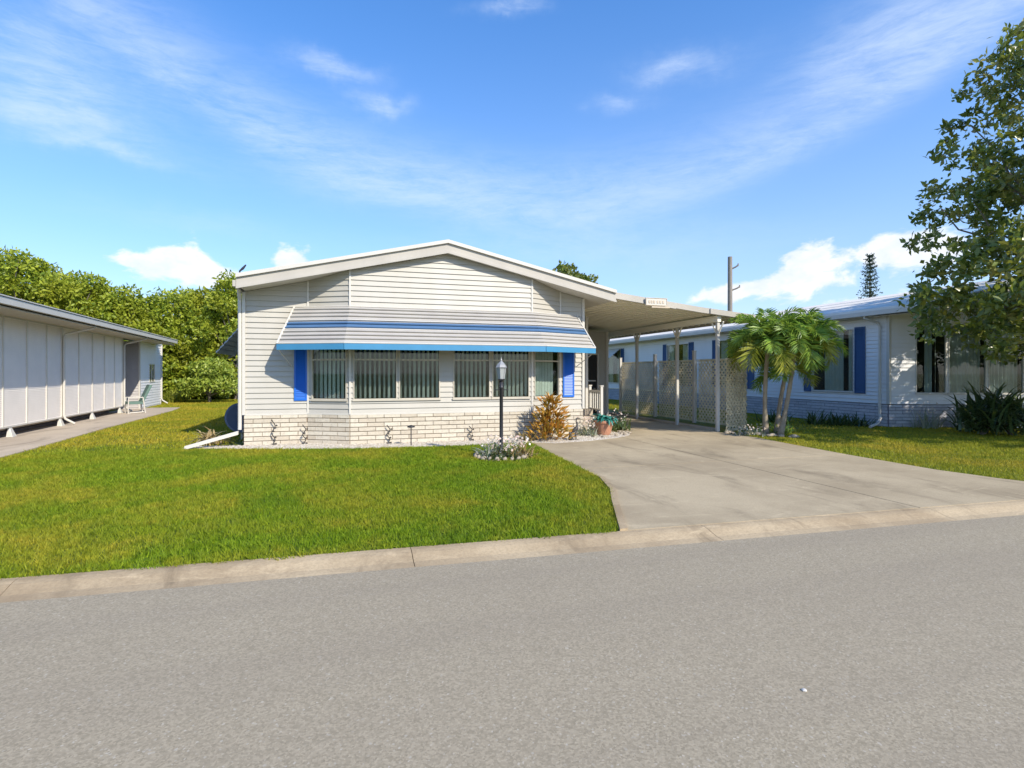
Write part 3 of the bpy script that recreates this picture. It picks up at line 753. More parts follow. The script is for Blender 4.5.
m = LM(); blk = LM()
blocks(blk, m, (-.45, -4.7), (0, 1), 13.6, .0, .25, .1, .4); s1 = blk.build('skirt', M['mortar_b'], nb); m.build('mortar', M['dark'], s1)
# open porch recess and the closed room beyond
m = LM(); siding(m, (-1.15, 8.9), (0, 1), [(0, .02), (3.1, .02), (3.1, 3), (0, 3)]); siding(m, (-1.15, 11.35), (1, 0), [(0, .02), (1.15, .02), (1.15, 3), (0, 3)])
m.build('porch_wall', M['taupe'], nb)
m = LM(); siding(m, (0, 11.35), (0, 1), [(0, .02), (1.55, .02), (1.55, 3), (0, 3)]); siding(m, (0, 11.35), (0, 1), [(2.55, .02), (3.75, .02), (3.75, 3), (2.55, 3)])
siding(m, (0, 11.35), (0, 1), [(1.55, .02), (2.55, .02), (2.55, 1.15), (1.55, 1.15)]); siding(m, (0, 11.35), (0, 1), [(1.55, 2.05), (2.55, 2.05), (2.55, 3), (1.55, 3)])
m.box(-5.4, -.3, 11.45, 15.05, 0, 2.97); m.box(-5.4, .05, 14.16, 15.2, 3.005, 3.08); m.build('wall', M['siding_b'], nb)
m = LM(); m.box(-.03, .03, 11.30, 11.42, 0, 3); m.build('corner_trim', M['trim'], nb)
m = LM(); m.box(-.03, .03, 15.05, 15.13, 0, 3); m.build('corner_trim', M['trim'], nb)
m = LM(); m.box(-.03, .03, 12.9, 12.95, 1.15, 2.05); m.box(-.03, .03, 13.85, 13.9, 1.15, 2.05); m.box(-.03, .03, 12.95, 13.85, 1.15, 1.2); m.box(-.03, .03, 12.95, 13.85, 2.0, 2.05); m.box(-.02, .02, 13.38, 13.42, 1.2, 2.0)
wo = m.build('window', M['trim'], nb)
m = LM(); m.box(-.012, -.006, 12.95, 13.85, 1.2, 2.0); m.build('pane', M['glass'], wo); m = LM(); m.box(-.25, -.2, 12.95, 13.85, 1.1, 2.1); m.build('room', M['dark'], wo)
m = LM(); m.strip([(-3, 3.55), (.82, 3.08)], [(-3, 3.67), (.82, 3.2)], -6, 14.1)
ro = m.build('roof', M['roofedge'], nb)
m = LM(); m.strip([(-9.0, 3.0), (-3.0, 3.55)], [(-9.0, 3.1), (-3.0, 3.67)], -6, 14.1); m.build('far_roof_slope', M['roofedge'], ro)
m = LM(); m.box(.82, .93, -6, 14.15, 3.06, 3.20); m.box(.80, .95, -6, 14.15, 3.215, 3.24); m.build('gutter', M['trim'], nb)
m = LM(); m.box(-.02, .82, -6, 14.05, 3.0, 3.03); m.build('soffit', painted('porch_soffit', (.52, .46, .36), .7), ro)
m = LM(); m.strip([(-9, 2.9), (-3, 3.4), (.8, 2.95)], [(-9, 3.0), (-3, 3.54), (.8, 3.05)], 14.1, 14.15); m.build('fascia', M['trim'], ro)
for a in (3.12, 9.0, 15.1):
    m = LM(); m.tube(([(.80, a+.12, 3.06), (.76, a+.1, 2.98), (.10, a+.02, 2.78)] if a < 15 else [(.06, a, 3.0), (.055, a, 2.9), (.05, a, 2.8)])+[ (.05, a, 2.7), (.05, a, .32), (.08, a, .22), (.30, a+.05, .06)], .034, 8); m.build('downspout', M['trim'], nb)

# patio chair on the slab
pc = thing('patio_chair', 'green cushioned patio chair with white legs on the left porch slab', 'chair', (-8.05, 24.9, 0.018))
CXF = Matrix.Translation((-8.15, 24.9, .018)) @ Matrix.Rotation(radians(-62), 4, 'Z')
def CM(): return MB(CXF)
for x in (-.27, .27):
    m = CM(); m.tube([(x, -.27, 0), (x, -.25, .62), (x, .22, .62)], .022); m.build('armrest', M['trim'], pc)
    m = CM(); m.tube([(x, -.27, .02), (x, .25, .05)], .02); m.tube([(x, .30, 0), (x, .22, .62)], .022); m.build('leg', M['trim'], pc)
m = CM(); m.box(-.26, .26, -.28, .24, .36, .46); m.build('seat', M['cushion'], pc)
m = CM(); m.add([(-.26, .16, .45), (.26, .16, .45), (.26, .45, 1.12), (-.26, .45, 1.12), (-.26, .25, .42), (.26, .25, .42), (.26, .54, 1.09), (-.26, .54, 1.09)],
                [(0, 1, 2, 3), (5, 4, 7, 6), (0, 4, 5, 1), (3, 2, 6, 7), (0, 3, 7, 4), (1, 5, 6, 2)]); m.build('backrest', M['cushion'], pc)

# ================================================================ right neighbour
rn = thing('neighbour_home', 'bluish white sided home on the right behind the palm, in tree shade', 'house', (17, 14, 0))
RXW = 15.3
m = MB(); mk = MB(); mm = MB()
wins = [(28.95, 30.7), (22.25, 24.05), (18.3, 20.1), (13.46, 15.05)]     # along y
o_ = (RXW, 32.5); u_ = (0, -1); Lw = 32.5-12.32
a = 0
blocks(mk, mm, o_, u_, Lw, 0, .66, .098, .37)
siding(m, o_, u_, [(0, .68), (Lw, .68), (Lw, 1.0), (0, 1.0)]); siding(m, o_, u_, [(0, 3.0), (Lw, 3.0), (Lw, 3.42), (0, 3.42)])
prev = 0
for y0, y1 in wins+[(12.32, 12.32)]:
    s0, s1 = 32.5-y1, 32.5-y0
    siding(m, o_, u_, [(prev, 1.0), (s0, 1.0), (s0, 3.0), (prev, 3.0)]); prev = s1
# angled front with the wide window
FA = (RXW, 12.30); fl = 4.6; fu = (.925, -.380)
blocks(mk, mm, FA, fu, fl, 0, .66, .098, .37)
fwin = [(.74, 1.58), (1.64, 2.66), (2.72, 3.66)]
RR = lambda x: 4.52-.2275*abs(x-19.3)
rzz = lambda s: RR(FA[0]+fu[0]*s)-.27
siding(m, FA, fu, [(0, .68), (fl, .68), (fl, 1.0), (0, 1.0)])
siding(m, FA, fu, [(0, 3.0), (fl, 3.0), (fl, rzz(fl)), ((19.3-15.3)/.925, rzz(4/.925)), (0, rzz(0))])
prev = 0
for s0, s1 in fwin+[(fl, fl)]:
    siding(m, FA, fu, [(prev, 1.0), (s0, 1.0), (s0, 3.0), (prev, 3.0)]); prev = s1
FB = (FA[0]+fu[0]*fl, FA[1]+fu[1]*fl)
siding(m, FB, (1, 0), [(0, 0), (4.0, 0), (4.0, RR(FB[0]+4)-.27), (0, RR(FB[0])-.27)])
m.box(22.9, 23.3, 11.2, 32.4, 0, 3.5)
m.build('wall', M['siding_b'], rn)
sk = mk.build('skirt', M['brick_b'], rn); mm.build('mortar', M['mortar_b'], sk)
m = MB(); m.box(RXW-.04, RXW+.04, 12.25, 12.34, .68, 3.32); m.build('corner_trim', M['trim'], rn)
for k, (y0, y1) in enumerate(wins):
    cur = [(32.5-y1+.05, 32.5-y1+.5), (32.5-y0-.62, 32.5-y0-.06)]
    if k == 3: cur = [(32.5-y1+.35, 32.5-y1+.75), (32.5-y0-1.0, 32.5-y0-.45), (32.5-y0-.3, 32.5-y0-.15)]
    window(rn, o_, u_, 32.5-y1, 32.5-y0, 1.0, 3.0, (M['trim'], M['curtain']), curtain=cur)
    shutter(rn, o_, u_, 32.5-y1-.36, 32.5-y1-.06, .96, 3.04, M['blue_dk']); shutter(rn, o_, u_, 32.5-y0+.05, 32.5-y0+.42, .96, 3.04, M['blue_dk'])
for k, (s0, s1) in enumerate(fwin):
    cur = [[(s0+.3, s0+.52), (s0+.6, s0+.66)], [(s0+.04, s1-.04)], [(s0+.04, s1-.04)]][k]
    window(rn, FA, fu, s0, s1, 1.0, 3.0, (M['trim'], M['curtain_w']), curtain=cur)
m = MB(); xs = [14.92, 19.3, 23.7]; m.strip([(x, RR(x)-.07) for x in xs], [(x, RR(x)) for x in xs], 10.4, 32.7); ro = m.build('roof', M['roof'], rn)
for x in (16.0, 17.1, 18.2):
    m = MB(); m.strip([(x, RR(x)+.002), (x+.05, RR(x+.05)+.002)], [(x, RR(x)+.012), (x+.05, RR(x+.05)+.012)], 10.42, 32.6); m.build('roof_seam', M['roof'], ro)
m = MB(); m.strip([(x, RR(x)-.26) for x in xs], [(x, RR(x)-.03) for x in xs], 10.36, 10.398); m.build('fascia', M['trim'], ro)
m = MB(); xs2 = [14.95, 19.3, 23.6]; m.strip([(x, RR(x)-.265) for x in xs2], [(x, RR(x)-.245) for x in xs2], 10.40, 12.5); m.box(14.93, 15.28, 12.5, 32.6, 3.28, 3.30); m.build('soffit', M['soffit'], ro)
m = MB(); m.box(14.80, 14.915, 10.36, 32.7, 3.31, 3.44); m.build('gutter', M['trim'], rn)
m = MB(); m.tube([(14.85, 12.7, 3.37), (14.86, 12.72, 3.25), (15.16, 12.55, 3.12), (15.2, 12.5, 3.0), (15.2, 12.5, .38), (15.16, 12.44, .26), (14.75, 12.2, .12), (14.35, 12.1, .05)], .042, 8); m.build('downspout', M['trim'], rn)
# small tilted awning on its farthest side window
m = MB()
for k in range(6):
    t0, t1 = k/6, (k+1)/6; P = lambda t, y, dz: (RXW-.03-.8*t, y, 3.05-.62*t+dz)
    m.add([P(t0, 24.5, 0), P(t0, 28.8, 0), P(t1, 28.8, .03), P(t1, 24.5, .03), P(t1, 24.5, -.03), P(t1, 28.8, -.03)], [(0, 3, 2, 1), (3, 4, 5, 2)])
# (arms of the awning)
m.xf = Matrix.Translation((0, 4.3, 0)); 
m2 = MB()
for k in range(6):
    t0, t1 = k/6, (k+1)/6
    m2.add([P(t0, 28.9, 0), P(t0, 30.8, 0), P(t1, 30.8, .03), P(t1, 28.9, .03), P(t1, 28.9, -.03), P(t1, 30.8, -.03)], [(0, 3, 2, 1), (3, 4, 5, 2)])
m2.build('side_awning', M['trim'], rn)

# ================================================================ trees and plants
def crown_cloud(centers, rads, per, leaf, aspect=.5, surf=.55):
    allc = []
    for c_, r_ in zip(centers, rads):
        d = rng.normal(size=(per, 3)); d /= np.linalg.norm(d, axis=1)[:, None]
        rr = (surf+(1-surf)*rng.random(per))**.6
        allc.append(np.array(c_)+d*rr[:, None]*np.array(r_))
    return leaves(np.concatenate(allc), leaf, aspect)
def bushy_tree(label, x, y, H_, R_, n=44, per=130, leaf=.34, cat='tree', mat='leaf_hedge', trunk='bark', name='broadleaf_tree', low=.3, group=None, flat=1.):
    t = thing(name, label, cat, (x, y, 0), group)
    tm = MB(); tip = []
    limb(tm, (x, y, -.05), (x+random.uniform(-.2, .2), y, H_*.45), .16*R_/2.5, .09*R_/2.5, .05)
    cs = []; rs = []
    for k in range(n):
        ph = random.uniform(0, 2*pi); zz = random.uniform(low, H_*.93); fr = zz/H_
        env = R_*(1-.55*max(0, (fr-.55)/.45)**1.6)*(.82+.18*min(1, fr*4))
        rr = env*random.uniform(.45, 1.0)
        c_ = (x+cos(ph)*rr, y+sin(ph)*rr*flat, zz*random.uniform(.93, 1.05))
        cs.append(c_); q = R_*random.uniform(.2, .36); rs.append((q, q, q*.8))
    for k in range(3): cs.append((x+random.uniform(-.5, .5)*R_*.5, y, H_-.25*R_)); rs.append((R_*.3, R_*.3, R_*.27))
    for c_ in cs[:14]: limb(tm, (x, y, H_*random.uniform(.15, .42)), c_, .05, .015, .1, 4, 5)
    tm.build('trunk', M[trunk], t)
    V, F = crown_cloud(cs, rs, per, leaf); npbuild(V, F, 'crown', M[mat], t)
    return t
hedge = [(-20.1, 37.3, 8.6), (-18.0, 36.7, 8.4), (-16.6, 37.3, 7.9), (-14.8, 36.7, 7.2), (-13.2, 37.5, 6.7), (-11.6, 38.1, 6.3), (-10.1, 38.8, 6.8),
         (-8.4, 38.3, 6.9), (-6.7, 36.8, 7.4), (-5.2, 39.7, 8.1)]
desc = ['tall yellow-green tree at the far left edge of the row', 'tallest bright green tree above the left house roof', 'bright green tree second along above the left house roof', 'rounded green tree above the middle of the left house roof',
        'low green tree where the treeline starts to dip', 'lowest tree in the dip of the treeline under a white cloud', 'green tree over the far end of the left house roof',
        'green tree just right of the left house roof end', 'leafy tree behind the round shrub', 'tall green tree right beside the cream house wall']
for (x, y, h), d_ in zip(hedge, desc): bushy_tree(d_, x, y, h*1.0, 2.3, n=78, per=170, leaf=.235, group='trees behind the left house')
for k, (x, y, h) in enumerate([(-23.4, 45.6, 8.9), (-19.4, 45.4, 7.7), (-15.4, 45.2, 6.7), (-11.7, 45.1, 6.8), (-7.7, 45, 7.2), (-3, 46, 7)]):
    bushy_tree('%s tree from the left in the darker back row behind the left house' % ['first', 'second', 'third', 'fourth', 'fifth', 'sixth'][k], x, y, h, 3.0, n=34, per=90, leaf=.5, group='trees of the back row')
bushy_tree('round pale green shrub on the grass in front of the trees', -7.35, 33.2, 2.25, 1.45, n=40, per=110, leaf=.2, cat='shrub', mat='leaf_bush', name='round_shrub', low=.5)
bushy_tree('dark spreading tree showing above the right slope of the cream roof', 18.6, 45, 11.2, 2.9, n=42, per=140, leaf=.4, mat='leaf_mag', low=6, name='spreading_tree')
# tall grass tuft at the shrub's left
def strap_plant(mb, x, y, n, ln, wd, up=.9, z0=0., droop=.6, spread=1.):
    for k in range(n):
        ph = random.uniform(0, 2*pi); l = ln*random.uniform(.6, 1.1); e = up*random.uniform(.35, 1.05); rr = random.uniform(0, .12)*spread
        pts = []; px, py, pz = x+cos(ph)*rr, y+sin(ph)*rr, z0; el_ = e*pi/2
        side = (-sin(ph), cos(ph)); vs = []; m = 5
        for i in range(m+1):
            w_ = wd*(1-(i/m)**2.2)*.5+.001
            vs += [(px+side[0]*w_, py+side[1]*w_, pz), (px-side[0]*w_, py-side[1]*w_, pz)]
            px += cos(ph)*cos(el_)*l/m; py += sin(ph)*cos(el_)*l/m; pz += sin(el_)*l/m; el_ -= droop*random.uniform(.7, 1.2)/m*1.8
            pz = max(pz, .01)
        mb.add(vs, [(2*i, 2*i+1, 2*i+3, 2*i+2) for i in range(m)])
m = MB()
for k in range(16): strap_plant(m, -8.9+random.uniform(-.7, .7), 33.6+random.uniform(-.4, .4), 14, .9, .04, 1.0, 0, .5)
single(m, 'tall_grass', M['leaf_palm_y'], 'clump of yellow-green tall grass between the porch corner and the round shrub', 'plant')

# norfolk pine far away
t = thing('norfolk_pine', 'narrow dark conifer standing far behind the right house roof', 'tree', (54.9, 46.3, 0))
m = MB(); m.tube([(54.9, 46.3, -.2), (54.9, 46.3, 14.6)], [.22, .03], 8); m.build('trunk', M['bark'], t)
cc = []; dd = []
for k in range(24):
    z = 4.5+k*.43; R_ = 1.75*(1-(z-4)/11.4)**.75+.12
    for j in range(7):
        ph = 2*pi*j/7+k*.6; rr = R_*random.uniform(.8, 1.1)
        for s_ in range(26):
            f_ = random.uniform(.1, 1); cc.append((54.9+cos(ph)*rr*f_, 46.3+sin(ph)*rr*f_, z+.25*f_*f_+random.uniform(-.05, .05)))
V, F = leaves(np.array(cc), .24, .35); npbuild(V, F, 'crown', M['leaf_pine'], t)
# utility pole
t = thing('utility_pole', 'weathered wooden utility pole with two small brackets behind the carport', 'pole', (28.07, 35.47, 0))
m = MB(); m.tube([(28.07, 35.47, -.3), (28.07, 35.47, 10.55)], [.20, .165], 12); m.build('pole', M['wood'], t)
for z, l in ((9.75, .32), (8.1, .45)):
    m = MB(); m.tube([(28.2, 35.4, z-.12), (28.2+l*.6, 35.2, z), (28.2+l, 35.1, z+.12)], .06, 6); m.tube([(28.2+l, 35.1, z+.05), (28.2+l, 35.1, z+.25)], .05, 6); m.build('bracket', M['wood'], t)

# broadleaf tree at the right edge, trunk outside the frame
TX, TY = 17.0, 7.6
t = thing('shade_tree', 'glossy leaved shade tree reaching in from the right edge of the photo', 'tree', (TX, TY, 0))
tm = MB(); trunk_top = Vector((TX, TY, 2.6)); limb(tm, (TX+.1, TY, -.1), trunk_top, .26, .2, .04, 5, 10)
RT = [(2.0, 3.2), (2.6, 4.5), (3.3, 5.5), (4.2, 5.2), (5.2, 4.5), (6.3, 4.4), (7.2, 4.0), (8.2, 3.6), (9.2, 3.1), (9.9, 2.4), (10.4, 1.2)]
def RZ(z): return float(np.interp(z, [a for a, b in RT], [b for a, b in RT]))
limbs = []
for k in range(22):
    z = random.uniform(2.6, 9.6); ph = radians(16.4+180)+random.uniform(-1.6, 1.6) if k < 15 else random.uniform(0, 2*pi)
    rr = RZ(z)*random.uniform(.75, .95); e = Vector((TX+cos(ph)*rr, TY+sin(ph)*rr*.9, z))
    if e.y > 9.9 and z < 5: e.y = 9.9
    s_ = Vector((TX, TY, 0))+Vector((0, 0, random.uniform(2.2, min(6.5, z*.8+.4))))
    p = limb(tm, s_, e, .07, .012, .1, 7, 6); limbs.append(p)
limb(tm, trunk_top, (TX-.3, TY, 9.3), .2, .04, .06, 7, 8)
cs = []; rs = []
for p in limbs:
    for q in p[3:]:
        for j in range(3):
            c_ = q+Vector((random.gauss(0, .38), random.gauss(0, .38), random.gauss(0, .3)))
            cs.append(tuple(c_)); r0 = random.uniform(.16, .34); rs.append((r0, r0, r0*.75))
            if j == 0: limb(tm, q, c_, .012, .005, .1, 3, 4)
while len(cs) < 1350:
    z = random.uniform(1.95, 10.4); ph = random.uniform(0, 2*pi); f_ = sqrt(random.uniform(.02, 1.02)); rr = RZ(z)*f_
    x, y = TX+cos(ph)*rr, TY+sin(ph)*rr*.9
    if y > 10.1 and z < 4.9: continue
    if y < 6.2 and z < 5 and x < 15.5: continue
    if z < 2.5 and random.random() < .6: continue
    if z > 4.3 and random.random() < .50: continue
    cs.append((x, y, z)); r0 = random.uniform(.16, .36); rs.append((r0, r0, r0*.7))
tm.build('trunk', M['bark'], t)
V, F = crown_cloud(cs, rs, 38, .18, .5, .2); npbuild(V, F, 'crown', M['leaf_mag'], t)

# palm cluster
pm = thing('palm_tree', 'clustered palm with arching green and yellow fronds at the driveway edge', 'palm', (10.45, 11.3, 0))
stems = [((10.44, 11.30, 0), (10.62, 11.2, .9), (10.78, 11.16, 2.25)), ((10.30, 11.62, 0), (10.14, 11.55, 1.0), (10.22, 11.45, 2.3)), ((10.62, 11.62, 0), (10.78, 11.7, .8), (11.0, 11.7, 1.6))]
for a, b, c_ in stems:
    m = MB(); pts = []
    for i in range(13):
        q = i/12; p = Vector(a)*(1-q)**2+Vector(b)*2*q*(1-q)+Vector(c_)*q*q; pts.append(p)
    m.tube(pts, [.085-.035*min(1, i/4)+(.006 if i % 2 else 0) for i in range(13)], 10); m.build('trunk', M['palmbark'], pm, smooth=True)
def frond(base, ph, e0, ln, droop, mat, nl=46, lw=.020, ll=.42):
    m = MB(); p = Vector(base); e = e0; seg_ = 16; pts = [p.copy()]
    for i in range(seg_):
        p = p+Vector((cos(ph)*cos(e), sin(ph)*cos(e), sin(e)))*ln/seg_; e -= droop/seg_*(1+i/seg_); pts.append(p.copy())
    m.tube(pts, [.013*(1-i/seg_)+.003 for i in range(seg_+1)], 5)
    for k in range(nl):
        f_ = .16+.84*k/(nl-1); i = min(int(f_*seg_), seg_-1); q = pts[i].lerp(pts[i+1], f_*seg_-i); d = (pts[i+1]-pts[i]).normalized()
        side = Vector((-sin(ph), cos(ph), 0)); up = side.cross(d)*-1 if side.cross(d).z < 0 else side.cross(d)
        l = ll*(sin(pi*min(1, f_*.85+.12))**.6)*random.uniform(.85, 1.1)
        for s_ in (1, -1):
            v = (side*s_*.80+d*.70+up*random.uniform(-.45, .85)).normalized(); w_ = d.cross(v).normalized().cross(v)*lw
            a_ = q; b_ = q+v*l*.5+Vector((0, 0, -.02)); c_ = q+v*l+Vector((0, 0, -.16*l-.04))
            m.add([a_, b_+w_*.5, c_, b_-w_*.5], [(0, 1, 2), (0, 2, 3)])
    return m.build('frond', mat, pm)
for ci, (top_, nf) in enumerate((((10.78, 11.16, 2.25), 30), ((10.22, 11.45, 2.3), 26), ((11.0, 11.7, 1.6), 9))):
    for k in range(nf):
        ph = 2.39996*k+ci; q = k/nf; e0 = radians(90-76*q); yel = q > .72 and random.random() < .65
        frond(Vector(top_)+Vector((cos(ph)*.05, sin(ph)*.05, random.uniform(-.1, .1))), ph, e0, random.uniform(1.02, 1.30)*(1, 1, .8, .66)[ci], radians(58+40*q), M['leaf_palm_y'] if yel else M['leaf_palm'])

# croton style shrub by the bay corner
cr = thing('ornamental_shrub', 'orange and gold strap leaved shrub in front of the brick skirt', 'shrub', (4.55, 12.12, 0))
m = MB()
for k in range(9):
    a_ = random.uniform(0, 2*pi); rr = random.uniform(.02, .26) if k else 0; m.tube([(4.55, 12.12, .01), (4.55+cos(a_)*rr, 12.12+sin(a_)*rr*.7, random.uniform(.25, .7))], [.018, .01], 6)
m.build('stem', M['bark'], cr)
m = MB()
for k in range(26):
    z = .9*(1-sqrt(random.random()))+.03 if k > 3 else .72+.07*k; R0 = .42*(1-z/1.15); a_ = random.uniform(0, 2*pi); q_ = R0*random.uniform(.35, 1)
    strap_plant(m, 4.55+cos(a_)*q_, 12.08+sin(a_)*q_*.8, 20, random.uniform(.24, .36), .040, 1.0, z, .7, .4)
fo_ = m.build('foliage', M['leaf_orange'], cr)
cc_ = []; dd_ = []
for k in range(350):
    z = 1.0*(1-sqrt(random.random()))**.9+.04; R0 = .56*(1-z/1.3)**.7; a_ = random.uniform(0, 2*pi); q_ = sqrt(random.uniform(.1, 1.0))*R0
    cc_.append((4.55+cos(a_)*q_, 12.08+sin(a_)*q_*.8, z)); dd_.append((cos(a_)*1.0, sin(a_)*1.0, random.uniform(.1, 1.2)))
V, F = leaves(np.array(cc_), .17, .26, dirs=np.array(dd_)); npbuild(V, F, 'leaf_clump', M['leaf_orange'], cr)['kind'] = 'stuff'

# pot with teal plant
pt = thing('flower_pot', 'terracotta pot with a trailing teal green plant at the house corner', 'pot', (6.25, 12.75, .01))
m = MB(); m.lathe((6.25, 12.75, .012), [(.15, 0), (.17, .02), (.235, .30), (.24, .31), (.265, .315), (.265, .375), (.24, .38), (.22, .36), (.02, .34)], 24); m.build('pot', M['terracotta'], pt, smooth=False)
m = MB()
for k in range(60):
    ph = random.uniform(0, 2*pi); rr = random.uniform(0, .16)
    strap_plant(m, 6.25+cos(ph)*rr, 12.75+sin(ph)*rr, 2, random.uniform(.26, .44), .085, .85, .36, 1.3, .6)
m.build('foliage', M['teal'], pt)
def small_plant(name, label, x, y, mats, n=50, ln=.3, wd=.03, spread=1., cat='plant', z0=0.01, up=.95, droop=.7, flowers=0, group=None):
    t = thing(name, label, cat, (x, y, z0), group); m = MB()
    for k in range(n): strap_plant(m, x+random.gauss(0, .10)*spread, y+random.gauss(0, .08)*spread, 1, ln, wd, up, z0, droop, spread)
    m.build('leaf_clump', mats[0], t)
    if flowers:
        c_ = np.stack([x+rng.normal(0, .10*spread, flowers), y+rng.normal(0, .08*spread, flowers), z0+rng.uniform(.5*ln, 1.1*ln, flowers)], 1)
        V, F = leaves(c_, .05, .9); npbuild(V, F, 'flowers', mats[1], t)['kind'] = 'stuff'
    return t
small_plant('flowering_plant', 'pale pink flowering plant left of the terracotta pot', 5.86, 12.75, (M['leaf_silver'], M['flower']), 60, .42, .035, 1.1, flowers=120)
small_plant('potted_shrub', 'brownish green bush behind the terracotta pot', 7.05, 13.9, (M['leaf_dark'], M['flower']), 120, .5, .05, 2.4, flowers=60)
small_plant('dark_shrub', 'low dark shrub left of the orange shrub against the bricks', 4.02, 12.25, (M['leaf_brown'], M['flower']), 60, .3, .04, 1.0)
small_plant('dry_plant', 'small dry brown plant beside the downspout pipe left of the house', -2.98, 13.62, (M['leaf_brown'], M['flower']), 70, .55, .05, .8, droop=1.1)

# statues and little ornaments
def heron(x, y):
    m = MB(); z0 = .012
    m.tube([(x, y, z0), (x+.01, y, z0+.20)], .009, 6); m.tube([(x+.035, y, z0), (x+.02, y, z0+.20)], .009, 6)
    m.tube([(x-.10, y, z0+.17), (x-.05, y, z0+.21), (x+.02, y, z0+.26), (x+.06, y, z0+.31), (x+.055, y, z0+.38), (x+.03, y, z0+.44), (x+.035, y, z0+.50), (x+.075, y, z0+.515), (x+.15, y, z0+.50)], [.006, .035, .052, .035, .02, .015, .02, .018, .003], 8)
    m.lathe((x+.01, y, z0-.002), [(.07, 0), (.07, .015), (.02, .02)], 12)
    return single(m, 'heron_statue', M['bronze'], 'dark metal heron statue on the pebbles between the orange shrub and the pot', 'statue', smooth=True)
heron(5.12, 11.98)
m = MB(); m.lathe((4.98, 11.93, .012), [(.045, 0), (.05, .06), (.03, .11), (.035, .14), (.03, .18), (.005, .20)], 12); m.tube([(4.98, 11.93, .1), (5.05, 11.90, .06)], .015)
single(m, 'garden_figurine', M['bronze'], 'tiny dark figurine beside the heron statue, on its left', 'figurine', smooth=True)
m = MB(); x, y = 1.28, 12.05; m.tube([(x, y, 0), (x, y, .42)], .012, 8); m.lathe((x, y, .40), [(.02, 0), (.085, .015), (.08, .04), (.03, .06), (.004, .065)], 16)
single(m, 'path_light', M['black'], 'black path light stake standing on the pebbles before the bricks', 'lamp')
for (x, y, h, d_) in ((-1.62, 13.04, .52, 'dark scroll ornament on the bricks below the left eave corner'), (-.98, 12.98, .40, 'dark scroll ornament on the bricks below the left blue shutter'), (.83, 12.56, .38, 'dark scroll ornament on the bricks left of the path light'), (2.72, 12.56, .30, 'dark scroll ornament on the bricks just left of the lamp post')):
    m = MB(); pts = [(x+.035*sin(i*.9), y, .05+h*i/12) for i in range(13)]; m.tube(pts, .011, 6)
    for q in (3, 6, 9): m.lathe((pts[q][0]+.03, y, pts[q][2]), [(.004, -.02), (.025, 0), (.004, .02)], 8)
    m.tube([(x-.05, y-.02, .02), (x+.07, y-.02, .035)], .022, 6)
    single(m, 'wall_ornament', M['bronze'], d_, 'ornament', 'scroll ornaments along the brick skirt')

# lamp post
lp = thing('lamp_post', 'black lamp post with a pale glass lantern on the front lawn', 'street lamp', (2.76, 10.0, 0))
m = MB(); m.lathe((2.76, 10, 0), [(.075, 0), (.075, .03), (.055, .06), (.045, .10), (.036, .12), (.034, 1.30), (.045, 1.31), (.045, 1.34), (.034, 1.35), (.034, 1.44)], 14); m.build('pole', M['black'], lp, smooth=True)
m = MB(); m.tube([(2.62, 10, 1.28), (2.90, 10, 1.28)], .010, 6); m.lathe((2.76, 10, 1.44), [(.03, 0), (.065, .02), (.07, .045)], 12); m.build('ladder_rest', M['black'], lp)
m = MB(); m.lathe((2.76, 10, 1.488), [(.060, 0), (.088, .21), (.090, .215)], 6); m.build('lantern_glass', M['lampglass'], lp)
m = MB(); m.lathe((2.76, 10, 1.705), [(.115, 0), (.085, .05), (.045, .095), (.018, .12), (.02, .14), (.012, .16), (.004, .20)], 6); 
for k in range(6):
    a_ = 2*pi*k/6; m.tube([(2.76+.062*cos(a_), 10+.062*sin(a_), 1.488), (2.76+.092*cos(a_), 10+.092*sin(a_), 1.705)], .005, 4)
m.build('lantern_cap', painted('lantern_cap_grey', (.30, .31, .32), .4), lp)
# ring bed at its foot
rb = MB(); rb.lathe((2.76, 10.0, -.02), [(.51, 0), (.53, .03), (.48, .045), (.44, .03), (.02, .03)], 28)
struct(rb, 'planting_bed', painted('mulch', (.20, .13, .085), .95, .3, 30))
for k in range(22):
    a_ = 2*pi*k/22; x, y = 2.76+.49*cos(a_), 10+.49*sin(a_); r0 = random.uniform(.026, .056)
    m = MB(); n_ = 8; vs = []
    for zz, rr in ((-.01, .8), (.02, 1.1), (.05, .85), (.062, .3)):
        for j in range(n_):
            th = 2*pi*j/n_; q = r0*rr*random.uniform(.8, 1.2); vs.append((x+cos(th)*q*1.1, y+sin(th)*q, .012+zz*random.uniform(.8, 1.2)))
    m.add(vs, [(i*n_+j, i*n_+(j+1) % n_, (i+1)*n_+(j+1) % n_, (i+1)*n_+j) for i in range(3) for j in range(n_)]+[tuple(range(3*n_, 4*n_)), tuple(range(n_-1, -1, -1))])
    single(m, 'edging_stone', M['rock'], 'whitish stone in the ring edging the lamp post flower bed', 'stone', 'stones ringing the lamp post bed', smooth=True)
small_plant('flowering_plant', 'silvery leaved plant left of the lamp post foot', 2.58, 10.02, (M['leaf_silver'], M['flower']), 90, .36, .03, 1.1, flowers=60)
small_plant('flowering_plant', 'pale pink flowering plant right of the lamp post foot', 3.02, 9.95, (M['leaf_brown'], M['flower']), 90, .34, .03, 1.4, flowers=150)
small_plant('flowering_plant', 'dark green low plant in front of the lamp post foot', 2.74, 9.75, (M['leaf_dark'], M['flower']), 80, .24, .03, 1.3, flowers=20)
small_plant('flowering_plant', 'taller green sprig right behind the lamp post foot', 2.80, 10.22, (M['leaf_palm'], M['flower']), 60, .34, .03, 1.3, flowers=50)

